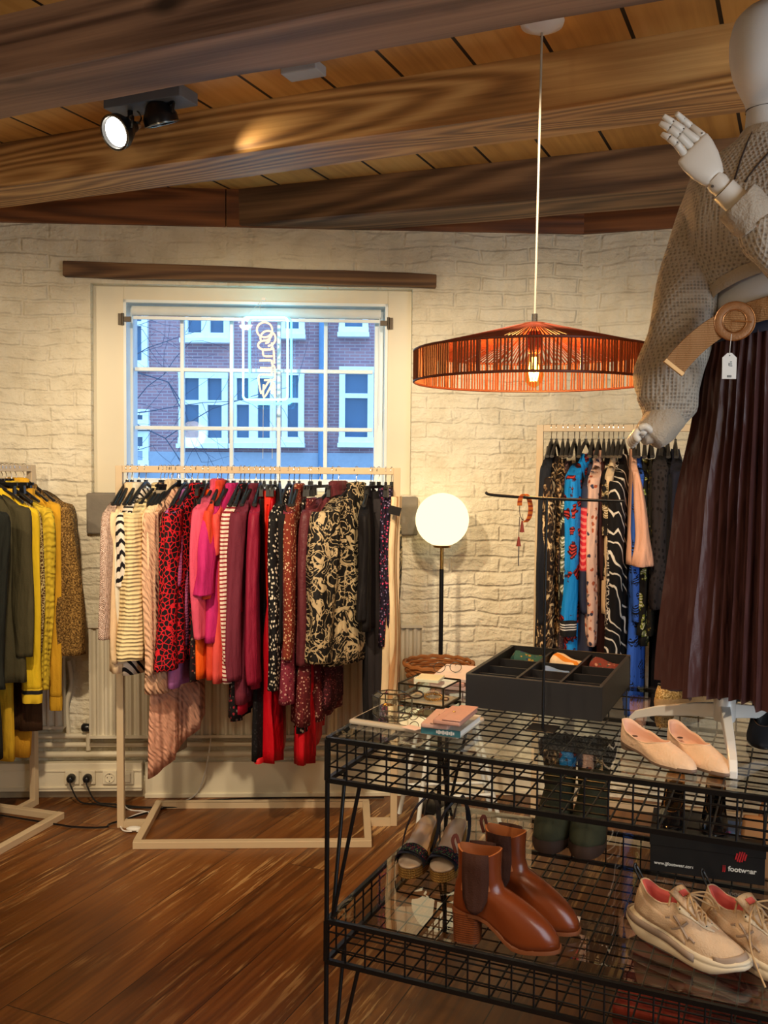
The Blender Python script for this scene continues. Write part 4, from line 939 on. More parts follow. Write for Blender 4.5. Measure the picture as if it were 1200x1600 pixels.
def garment(name, label, cat, hook, rot, m, L=.7, hw=.20, th=.032, hem=None, neck=.065, sl=None, sl_r=.042, sl_out=.03, sl_dx=0.0, cuff=None, sl_end=None, fold=.008, nf=3, group=None, collar=None, far_sleeve=True, drop=.062, hemcut=0.0, kind='top', below=None, trim=None, sag=0.0, sl_flat=.62):
    """one hanging garment: body, sleeves, collar, cuffs. local z 0 is the hem, the hanger's neck is at z = L"""
    GSEED[0] += 1; rnd = random.Random(GSEED[0]*13); drop += .026; L -= .022
    g = thing(name, label, cat, (hook.x, hook.y, hook.z-drop-L), rot, group)
    hem = hem if hem else hw*1.08; NA, NZ = 40, 26; ph = rnd.uniform(0, 6); ph2 = rnd.uniform(0, 6)
    b = MB(); rings = []
    for i in range(NZ+1):
        s = (i/NZ)**1.25; z = L*(1-s); dz = s*L
        if kind == 'top':
            Wd = pw([(0, neck), (.012, neck*1.1), (.085, hw), (.22, hw*.93), (L*.55, lerp(hw*.9, hem, .35)), (L, hem)], dz)
            T = pw([(0, .016), (.05, th*.62), (.2, th), (L, th*1.1)], dz)
            slope = 0
        else:
            Wd = pw([(0, hw*.82), (.05, hw*.85), (L, hem)], dz); T = pw([(0, .010), (.06, th*.6), (L, th)], dz)
        am = fold*smooth01((dz-.08)/(L*.6)); ring = []
        for k in range(NA):
            a = 2*PI*k/NA; ca, sa = math.cos(a), math.sin(a)
            y = Wd*math.copysign(abs(ca)**.8, ca); x = T*math.copysign(abs(sa)**.85, sa)
            fx = am*(math.sin(nf*PI*y/hw+ph+1.3*s)+.5*math.sin(nf*2.1*PI*y/hw+ph2-1.0*s))
            zz = z
            if kind == 'top' and i == 0: zz = z
            zz -= hemcut*s*s*(y/hem) + sag*s*s*abs(math.sin(2.2*y/hem+ph))
            if kind == 'top': zz -= (.10*(abs(y)/hw)**1.5)*(1-smooth01(dz/.2))*0.30
            ring.append(Vector((x*(1-.12*math.sin(3*a+ph)*s)+fx, y, zz)))
        rings.append(ring)
    b.loft(rings); b.build('skirt_body' if kind == 'skirt' else 'body', m, g, True, angle=180)
    if kind == 'top' and sl:
        for s_ in (-1, 1):
            if s_ > 0 and not far_sleeve: continue
            path = [(0, s_*(hw-.035), L-.072), (sl_dx*.15, s_*(hw+sl_out*.15), L-.125), (sl_dx*.5, s_*(hw+sl_out*.65), L-.12-sl*.35), (sl_dx*.9, s_*(hw+sl_out), L-.12-sl*.7), (sl_dx, s_*(hw+sl_out*.9), L-.075-sl)]
            P = spline(path, 5); n = len(P); rings = []; er = sl_end if sl_end else sl_r*.8; p3 = rnd.uniform(0, 6)
            for i, p in enumerate(P):
                t = i/(n-1); r = pw([(0, sl_r*.85), (.18, sl_r), (.6, lerp(sl_r, er, .5)), (1, er)], t)
                r *= 1+.06*math.sin(9*t+p3)
                cx_ = p+Vector((.005*math.sin(6*t+p3), .006*math.sin(5*t+p3*2), 0))
                tilt = smooth01(1-t/.16)         # the sleeve head leans with the shoulder
                ring = []
                for k in range(18):
                    a = 2*PI*k/18; wr = 1+(.13*math.sin(3*a+p3+4*t)+.09*math.sin(5*a-p3-3*t)+.05*math.sin(14*t+2*a))*min(1, t*2.5)
                    ring.append(cx_+Vector((r*sl_flat*math.sin(a)*wr, r*math.cos(a)*wr, -tilt*s_*r*math.cos(a)*.8)))
                rings.append(ring)
            bb = MB(); bb.loft(rings); bb.build('sleeve', m, g, True, angle=180)
            if cuff is not None:
                last = rings[-1]; ctr = sum(last, Vector())/len(last)
                bb = MB(); bb.loft([[ctr+(q-ctr)*k_+Vector((0, 0, dz_)) for q in last] for k_, dz_ in ((.98, .012), (1.03, .006), (1.02, -.03), (.98, -.052), (.86, -.054))]); bb.build('cuff', cuff, g)
    if collar is not None:
        b = MB(); rings = []
        for k_, dz_ in ((1.0, -.014), (1.03, .0), (1.05, .016), (.8, .022), (.7, .004)):
            rings.append([Vector((.020*math.sin(2*PI*k/20)*k_, neck*.95*math.cos(2*PI*k/20)*k_, L+dz_)) for k in range(20)])
        b.loft(rings, False, False); b.build('collar', collar, g)
    if trim is not None:
        b = MB(); b.lathe([(hem*.985, .012), (hem*1.015, .006), (hem*1.015, -.008), (hem*.9, -.01)], 30, (0, 0, .0), None, th*1.25/hem, 1.0); b.build('hem_trim', trim, g)
    return g
def trousers(name, label, hook, rot, m, L=.8, wd=.11, th=.02, group=None, drop=.10, straps=None):
    GSEED[0] += 1; rnd = random.Random(GSEED[0]*7)
    g = thing(name, label, 'trousers', (hook.x, hook.y, hook.z-drop-L), rot, group); ph = rnd.uniform(0, 6)
    for s in (-1, 1):
        b = MB(); rings = []
        for i in range(17):
            t = i/16; z = L*(1-t); W_ = lerp(wd, wd*.78, t); rings.append([Vector((s*th*.55+th*math.sin(2*PI*k/16)*(1+.2*math.sin(7*t+ph))+.004*math.sin(9*t+ph), W_*math.copysign(abs(math.cos(2*PI*k/16))**.7, math.cos(2*PI*k/16))+s*.008*t+.005*math.sin(6*t+ph), z)) for k in range(16)])
        b.loft(rings); b.build('trouser_leg', m, g, True, angle=180)
    b = MB(); b.lathe([(wd*1.0, L-.05), (wd*1.02, L-.01), (wd*1.0, L+.004), (0, L+.004)], 24, (0, 0, 0), None, th*1.9/wd, 1.0); b.build('waistband', m, g)
    return g
def bar_at(rk, px_=None, t=None, h=MH):
    p0, d, L = rk
    if t is None:
        lo, hi = 0, L
        f = lambda tt: (lambda q: 600+F*(q.dot(_rt))/(q.dot(_fw)))(p0+d*tt+Vector((0, 0, h))-EYE)
        for _ in range(40):
            m_ = (lo+hi)/2
            if f(m_) < px_: lo = m_
            else: hi = m_
        t = lo
    q = p0+d*t; return Vector((q.x, q.y, h))
R_ = math.radians
def shortn(l):
    for k in (' on the middle', ' on the left', ' on the right', ',', ' at the wall', ' at its cuff', ' beside the brown', ' near the right', ' at the right', ' mostly', ' cut off', ', thin', ' with turned'): l = l.split(k)[0]
    return l
PXM = 3.9/F                                    # metres per pixel at the middle rack
def hung(rk, h, px_, ang, fn, hl, clip=False, hgroup=None, t=None, wd=.2, **kw):
    hk = bar_at(rk, px_, t, h); base = math.atan2(rk[1].y, rk[1].x)
    hanger(hl, hk, base+R_(ang), clip, wd, hgroup)
    return hk, base+R_(ang)
# palette
IV = c(232, 218, 190)
fb = fabric
G = [
 # px, angle, builder, label, colour/pattern, params
 (199, -8, 'top', 'cardigan', 'pale pink lacy cable-knit cardigan, leftmost garment of the middle rack', 'cardigan', fb('pink_lace_knit', 'tweed', (c(176, 140, 118), c(226, 194, 176), c(236, 210, 194)), 120, .9, .7, 90, 'cable'), dict(L=.50, hw=.20, sl=.50, sl_r=.036, sl_out=.045, th=.026)),
 (206, -8, 'top', 'coat', 'long peach cream coat, second garment from the left of the middle rack', 'coat', fb('peach_wool', 'plain', (c(238, 208, 166),)), dict(L=.74, hw=.19, th=.034, sl=.60, sl_r=.034, sl_out=.005, hem=.20, collar='m', far_sleeve=False)),
 (217, -9, 'top', 'shirt', 'ivory white shirt between the peach coat and the striped blouse', 'shirt', fb('ivory_cotton', 'plain', (c(236, 226, 200),)), dict(L=.70, hw=.19, th=.028, sl=.48, sl_r=.03, sl_out=.0, collar='m')),
 (228, -12, 'top', 'blouse', 'blouse with bold black and white diagonal stripes on the middle rack', 'blouse', fb('diagonal_stripe', 'stripes_d', (c(232, 222, 206), c(22, 20, 26)), 24), dict(L=.75, hw=.20, th=.034, sl=.30, sl_r=.045, sl_out=.01, hem=.19)),
 (251, -19, 'top', 'sweater', 'chunky cream sweater with horizontal ribs on the middle rack', 'sweater', fb('cream_rib_knit', 'plain', (c(236, 214, 162),), 40, .95, .9, 21, 'rib_z'), dict(L=.66, hw=.20, th=.04, sl=.58, sl_r=.056, sl_out=.02, sl_end=.064, sl_flat=.7, collar='m', hem=.19)),
 (257, -14, 'top', 'top', 'short dark leopard ruffle top behind the chunky cream sweater', 'top', fb('dark_leopard', 'leopard', (c(40, 32, 30), c(150, 120, 88), c(88, 62, 44)), 60), dict(L=.40, hw=.18, th=.03, collar='m')),
 (263, -14, 'top', 'jacket', 'plain ivory jacket to the left of the tall-collared cream coat', 'jacket', fb('ivory_wool', 'plain', (c(222, 206, 174),)), dict(L=.62, hw=.19, th=.03, sl=.50, sl_r=.034, sl_out=.0)),
 (270, -16, 'top', 'coat', 'cream coat with a tall stand-up collar on the middle rack', 'coat', fb('cream_boucle', 'plain', (c(230, 206, 166),), 40, .95, .5, 200), dict(L=.62, hw=.19, th=.03, sl=.54, sl_r=.036, sl_out=.01, collar='m', drop=.05)),
 (277, -18, 'top', 'cardigan', 'long blush cable-knit cardigan with a knobbly front band on the middle rack', 'cardigan', fb('blush_cable_knit', 'plain', (c(226, 180, 146),), 40, .95, .9, 24, 'cable'), dict(L=.82, hw=.20, th=.045, sl=.64, sl_r=.046, sl_out=.02, hem=.22, fold=.01)),
 (279, -34, 'skirt', 'shawl', 'dusty pink pointelle knit shawl trailing below the blush cardigan', 'shawl', fb('pink_pointelle', 'plain', (c(216, 160, 134),), 40, .95, .8, 22, 'cable'), dict(L=1.04, hw=.15, hem=.16, th=.022, hemcut=-.10, fold=.012, nf=2)),
 (268, -25, 'trousers', 'trousers', 'long grey beige trousers hanging lowest, beside the pink shawl', 'trousers', fb('greige_cloth', 'plain', (c(150, 138, 118),)), dict(L=1.07, wd=.10, th=.018)),
 (290, -10, 'top', 'blouse', 'plain lilac blouse on the middle rack beside the red leopard blouse', 'blouse', fb('lilac_cloth', 'plain', (c(178, 112, 180),)), dict(L=.80, hw=.19, th=.03, sl=.50, sl_r=.034, sl_out=.0, hem=.2)),
 (300, -10, 'top', 'sweater', 'orchid pink textured sweater squeezed behind the red leopard blouse', 'sweater', fb('orchid_knit', 'plain', (c(204, 110, 168),), 40, .9, .8, 90, 'dots'), dict(L=.64, hw=.18, th=.025, sl=.3, sl_r=.03, sl_out=0)),
 (309, -21, 'top', 'blouse', 'red blouse with black leopard spots and puffed sleeve on the middle rack', 'blouse', fb('red_leopard', 'leopard', (c(20, 12, 16), c(212, 26, 40)), 52, .7), dict(L=.70, hw=.20, th=.036, sl=.62, sl_r=.052, sl_out=.03, sl_end=.056, collar='m')),
 (319, -10, 'skirt', 'skirt', 'dark skirt with a pale patterned hem behind the red leopard blouse', 'skirt', fb('dark_print_skirt', 'floral', (c(28, 18, 22), c(130, 60, 50), c(120, 104, 84)), 70), dict(L=.74, hw=.15, hem=.18, th=.022)),
 (327, -8, 'top', 'top', 'bright orange top to the right of the red leopard blouse', 'top', fb('bright_orange', 'plain', (c(240, 98, 24),), 40, .7), dict(L=.77, hw=.17, th=.022, sl=.36, sl_r=.026, sl_out=-.01, hem=.17)),
 (340, -14, 'top', 'blazer', 'rose pink blazer with long sleeve between orange and coral garments', 'blazer', fb('rose_pink', 'plain', (c(220, 84, 112),), 40, .75), dict(L=.62, hw=.19, th=.03, sl=.52, sl_r=.042, sl_out=.02, drop=.045, collar='m')),
 (346, -8, 'top', 'dress', 'orange red shirt dress with a stand collar on the middle rack', 'dress', fb('orange_red', 'plain', (c(216, 72, 46),), 40, .7), dict(L=.78, hw=.19, th=.03, sl=.36, sl_r=.032, sl_out=.01, collar='m', drop=.05, hem=.19)),
 (356, -8, 'top', 'dress', 'coral dress hanging between the orange red dress and the fuchsia tee', 'dress', fb('coral', 'plain', (c(226, 84, 76),), 40, .75), dict(L=.78, hw=.18, th=.03, sl=.18, sl_r=.03, sl_out=.01, hem=.2)),
 (365, -20, 'top', 't_shirt', 'fuchsia tee with a wide elbow-length sleeve on the middle rack', 't-shirt', fb('fuchsia', 'plain', (c(196, 40, 112),), 40, .75), dict(L=.62, hw=.20, th=.035, sl=.33, sl_r=.04, sl_out=.03, sl_end=.055, sl_dx=-.01, collar='m')),
 (376, -10, 'top', 'top', 'white top with narrow red horizontal stripes on the middle rack', 'top', fb('breton_stripe', 'stripes_h', (c(240, 222, 204), c(150, 34, 48)), 62), dict(L=.78, hw=.19, th=.034, sl=.60, sl_r=.034, sl_out=.01, hem=.2)),
 (382, -8, 'top', 'dress', 'black floral dress beside the red striped top on the middle rack', 'dress', fb('black_red_floral', 'floral', (c(18, 14, 18), c(150, 40, 50), c(120, 110, 110)), 62), dict(L=.93, hw=.18, th=.03, sl=.3, sl_r=.03, sl_out=0, collar='m')),
 (390, -6, 'top', 'top', 'crimson top showing as a thin edge beside the burgundy blazer', 'top', fb('crimson', 'plain', (c(176, 18, 50),), 40, .7), dict(L=.90, hw=.19, th=.022, sl=.4, sl_r=.026, sl_out=0)),
 (400, -16, 'top', 'blazer', 'long burgundy blazer, the broad plain one on the middle rack', 'blazer', fb('burgundy', 'plain', (c(112, 40, 58),), 40, .75), dict(L=.86, hw=.20, th=.04, sl=.66, sl_r=.05, sl_out=.02, collar='m')),
 (407, -4, 'top', 'blouse', 'wine red blouse with a full gathered sleeve on the middle rack', 'blouse', fb('wine_satin', 'plain', (c(146, 30, 58),), 40, .5), dict(L=.80, hw=.19, th=.026, sl=.68, sl_r=.032, sl_out=.0, sl_end=.046)),
 (413, -3, 'skirt', 'dress', 'long black lace dress with a thin red underskirt on the middle rack', 'dress', fb('black_lace', 'floral', (c(14, 13, 16), c(26, 24, 28), c(44, 40, 44)), 90), dict(L=1.06, hw=.15, hem=.17, th=.028, trim='red')),
 (423, -3, 'trousers', 'trousers', 'flame red trousers with a waistband hanging from clips on the middle rack', 'trousers', fb('flame_red', 'plain', (c(232, 52, 34),), 40, .6), dict(L=.92, wd=.09, th=.014)),
 (430, -4, 'skirt', 'dress', 'long scarlet satin dress, the lowest red hem on the middle rack', 'dress', fb('scarlet_satin', 'plain', (c(190, 14, 30),), 40, .35), dict(L=1.07, hw=.12, hem=.16, th=.035, fold=.014, nf=4)),
 (437, 6, 'top', 'blazer', 'plain black blazer between scarlet dress and white-dotted blouse', 'blazer', fb('black_wool', 'plain', (c(24, 20, 22),)), dict(L=.62, hw=.19, th=.03, sl=.52, sl_r=.04, sl_out=.0)),
 (452, -12, 'top', 'blouse', 'black blouse with white dots and long sleeve on the middle rack', 'blouse', fb('black_white_dot', 'dots', (c(16, 15, 18), c(236, 226, 206)), 85, .7), dict(L=.80, hw=.20, th=.034, sl=.70, sl_r=.042, sl_out=.02, sl_end=.034)),
 (460, -4, 'top', 'blouse', 'rose paisley blouse with a gathered pale cuff on the middle rack', 'blouse', fb('rose_paisley', 'floral', (c(128, 44, 62), c(216, 168, 160), c(90, 26, 44)), 95), dict(L=.78, hw=.19, th=.03, sl=.76, sl_r=.030, sl_out=.0, sl_end=.044)),
 (468, -8, 'top', 'blouse', 'rust blouse scattered with small cream blossoms on the middle rack', 'blouse', fb('rust_blossom', 'floral', (c(124, 48, 34), c(232, 198, 160), c(206, 150, 110)), 95), dict(L=.66, hw=.20, th=.034, sl=.58, sl_r=.040, sl_out=.02, collar='m')),
 (484, -10, 'skirt', 'skirt', 'black skirt with white dots hanging low, left of the maroon dress', 'skirt', fb('black_dot_skirt', 'dots', (c(16, 15, 18), c(236, 226, 206)), 75, .7), dict(L=.94, hw=.16, hem=.20, th=.028)),
 (487, -8, 'skirt', 'skirt', 'bright red velvet skirt with uneven hem low on the middle rack', 'skirt', fb('red_velvet', 'plain', (c(196, 18, 32),), 40, .5), dict(L=1.01, hw=.12, hem=.19, th=.035, fold=.016, nf=4, sag=.03, hemcut=-.06)),
 (500, -20, 'skirt', 'dress', 'maroon dress sprinkled with pale flowers, hem below the paisley jacket', 'dress', fb('maroon_blossom', 'floral', (c(92, 26, 32), c(210, 164, 148), c(150, 80, 70)), 88), dict(L=.91, hw=.17, hem=.225, th=.045, fold=.014, nf=3)),
 (529, -34, 'top', 'jacket', 'plum leather jacket with quilted shoulder on the middle rack', 'jacket', fb('plum_leather', 'plain', (c(94, 42, 48),), 40, .45, .5, 70), dict(L=.66, hw=.20, th=.04, sl=.62, sl_r=.046, sl_out=.03, drop=.05, collar='m')),
 (520, -10, 'skirt', 'skirt', 'dark wine skirt with tiny flowers behind the paisley jacket', 'skirt', fb('dark_wine_floral', 'floral', (c(60, 18, 26), c(150, 80, 84), c(110, 40, 50)), 110), dict(L=.86, hw=.13, hem=.15, th=.026)),
 (557, -36, 'top', 'jacket', 'black jacket with large beige paisley scrolls on the middle rack', 'jacket', fb('paisley_jacquard', 'paisley', (c(24, 22, 20), c(176, 152, 110), c(208, 188, 150)), 25, .6), dict(L=.72, hw=.21, th=.06, sl=.60, sl_r=.068, sl_out=.03, sl_end=.07, sl_flat=.8, collar='m', drop=.055)),
 (580, -12, 'top', 'jacket', 'black velvet jacket directly behind the paisley jacket', 'jacket', fb('black_velvet', 'plain', (c(16, 13, 15),), 40, .7), dict(L=.58, hw=.16, th=.028, sl=.44, sl_r=.036, sl_out=.0)),
 (592, -30, 'trousers', 'trousers', 'charcoal grey trousers folded lengthwise on the middle rack', 'trousers', fb('charcoal_twill', 'plain', (c(44, 40, 42),)), dict(L=.92, wd=.055, th=.024, drop=.13)),
 (584, -20, 'trousers', 'trousers', 'plain black trousers to the left of the charcoal pair', 'trousers', fb('black_twill', 'plain', (c(24, 22, 24),)), dict(L=.95, wd=.05, th=.02)),
 (603, -4, 'trousers', 'trousers', 'dark trousers with pink and purple flowers near the right end of the middle rack', 'trousers', fb('purple_floral', 'floral', (c(30, 22, 40), c(206, 70, 110), c(150, 130, 170)), 85), dict(L=.64, wd=.075, th=.016, drop=.085)),
 (612, -16, 'trousers', 'trousers', 'cream and tan striped wide trousers at the right end of the middle rack', 'trousers', fb('cream_tan_stripe', 'stripes_y', (c(236, 212, 170), c(196, 150, 104)), 38), dict(L=.90, wd=.06, th=.022, drop=.12)),
]
M_REDTRIM = mat('red_underskirt', c(206, 26, 36), .6)
hang_group = 'black hangers on the middle rack'
for (px_, ang, kd, nm, label, cat, m_, kw) in G:
    hk = bar_at(RK_M, px_, None, MH); base = math.atan2(RK_M[1].y, RK_M[1].x); rot = base+R_(ang)
    short = shortn(label)
    hanger('black hanger holding the '+short, hk, rot, kd != 'top', {'top': .19}.get(kd, .17), hang_group)
    kw = dict(kw)
    for key in ('collar', 'trim', 'cuff'):
        if kw.get(key) == 'm': kw[key] = m_
        if kw.get(key) == 'red': kw[key] = M_REDTRIM
    if kd == 'trousers': trousers(nm, label, hk, rot, m_, group=None, **kw)
    else: garment(nm, label, cat, hk, rot, m_, kind=kd, **({'drop': .10} if kd == 'skirt' and 'drop' not in kw else {}), **kw)
# black label card on the striped trousers
hk = bar_at(RK_M, 616, None, MH); lt = PY(617, 798, hk.y-.10)
o = MB().box((0, 0, 0), (.048, .002, .034), Matrix.Rotation(.25, 3, 'Y')).build('label_tag', M_BLKPL, None, False); o.location = lt; tag(o, 'black label card on the striped trousers at the right end of the rack', 'tag')

# ---- left rack
GL_ = [
 (.06, -4, 'top', 'jacket', 'shaggy brown and gold fleece jacket at the wall end of the left rack', 'jacket', fb('brown_boucle', 'tweed', (c(44, 30, 14), c(112, 82, 40), c(190, 150, 84)), 150, .95, 1.0, 150), dict(L=.60, hw=.185, th=.055, sl=.64, sl_r=.060, sl_out=.055, sl_end=.064, sl_flat=.85, drop=.05)),
 (.11, -2, 'top', 'cardigan', 'mustard cardigan with a short sleeve layer beside the brown fleece jacket', 'cardigan', fb('mustard', 'plain', (c(212, 160, 38),)), dict(L=.62, hw=.19, th=.03, sl=.82, sl_r=.034, sl_out=.0, sl_end=.03, cuff='m', collar='m', drop=.05)),
 (.17, 0, 'top', 'sweater', 'yellow cable-knit sweater on the left rack', 'sweater', fb('yellow_cable', 'plain', (c(218, 184, 52),), 40, .95, .9, 24, 'cable'), dict(L=.82, hw=.185, th=.034, sl=.76, sl_r=.036, sl_out=-.01, collar='m')),
 (.215, 0, 'top', 'blouse', 'yellow blouse with small brown spots, thin strip on the left rack', 'blouse', fb('yellow_spots', 'leopard', (c(90, 60, 30), c(214, 190, 120), c(120, 80, 40)), 90), dict(L=.62, hw=.18, th=.022, sl=.60, sl_r=.026, sl_out=-.005)),
 (.27, 0, 'top', 'sweater', 'bright yellow sweater with a black stripe at its cuff on the left rack', 'sweater', fb('bright_yellow', 'plain', (c(226, 188, 34),)), dict(L=.64, hw=.19, th=.03, sl=.74, sl_r=.04, sl_out=.0, cuff='stripe', sl_end=.045)),
 (.36, 4, 'top', 'jacket', 'dark olive jacket with turned collar on the left rack', 'jacket', fb('dark_olive', 'plain', (c(66, 60, 38),)), dict(L=.80, hw=.205, th=.04, sl=.60, sl_r=.046, sl_out=.01, collar='m', drop=.05)),
 (.50, 0, 'top', 'coat', 'long black green coat cut off by the left picture edge', 'coat', fb('black_green', 'plain', (c(26, 28, 22),)), dict(L=1.05, hw=.21, th=.05, sl=.68, sl_r=.05, sl_out=.0)),
 (.14, -6, 'trousers', 'trousers', 'mustard trousers reaching lowest on the left rack', 'trousers', fb('mustard_trousers', 'plain', (c(206, 152, 40),)), dict(L=1.12, wd=.115, th=.02)),
 (.24, -6, 'trousers', 'trousers', 'yellow trousers with a slit hem on the left rack', 'trousers', fb('yellow_trousers', 'plain', (c(206, 164, 40),)), dict(L=1.11, wd=.10, th=.02)),
 (.195, 2, 'skirt', 'skirt', 'dark brown skirt between two pairs of yellow trousers', 'skirt', fb('dark_brown', 'plain', (c(62, 40, 22),)), dict(L=.99, hw=.16, hem=.17, th=.022)),
]
def m_stripecuff():
    t = NT('yellow_black_cuff'); z = t.n('SeparateXYZ', Vector=t.coord(kind='Generated')).outputs[2]
    return t.surf(t.ramp(z, [(0, c(226, 188, 34)), (.55, c(226, 188, 34)), (.58, BLACK), (.80, BLACK), (.83, c(226, 188, 34))], 'CONSTANT'), .85)
M_SC = m_stripecuff()
for (t_, ang, kd, nm, label, cat, m_, kw) in GL_:
    LH = 1.5-(725-731+12)*LR0.y/F
    hk = bar_at(RK_L, None, t_, LH); rot = math.atan2(RK_L[1].y, RK_L[1].x)+PI+R_(ang)-0.0
    hanger('black hanger holding the '+shortn(label), hk, rot, kd != 'top', .19, 'black hangers on the left rack')
    kw = dict(kw)
    for key in ('collar', 'trim', 'cuff'):
        if kw.get(key) == 'm': kw[key] = m_
        if kw.get(key) == 'stripe': kw[key] = M_SC
    if kd == 'trousers': trousers(nm, label, hk, rot, m_, **kw)
    else: garment(nm, label, cat, hk, rot, m_, kind=kd, **({'drop': .10} if kd == 'skirt' else {}), **kw)
# ---- right rack
def m_cuff3():
    t = NT('black_cuff_white_stripes'); z = t.n('SeparateXYZ', Vector=t.coord(kind='Generated')).outputs[2]
    K, Wt = c(16, 16, 18), c(230, 230, 226)
    return t.surf(t.ramp(z, [(0, K), (.40, Wt), (.47, K), (.55, Wt), (.62, K), (.70, Wt), (.77, K)], 'CONSTANT'), .8)
M_C3 = m_cuff3()
def m_bicolor():
    t = NT('navy_red_panel'); v = t.coord(); z = t.n('SeparateXYZ', Vector=v).outputs[2]
    lines = t.n('TexWave', {'wave_type': 'RINGS'}, Vector=v, Scale=14, Distortion=4).outputs[1]
    red = t.ramp(lines, [(.5, c(206, 30, 44)), (.75, c(236, 120, 110))])
    zz = t.math('SUBTRACT', z, t.math('MULTIPLY', t.noise(v, 6, 1), .03))
    col = t.mix(t.ramp(zz, [(.42, (0, 0, 0, 1)), (.425, (1, 1, 1, 1))]), c(36, 40, 62), red)
    col = t.mix(t.ramp(zz, [(.66, (0, 0, 0, 1)), (.665, (1, 1, 1, 1))]), col, c(44, 50, 72))
    return t.surf(col, .7)
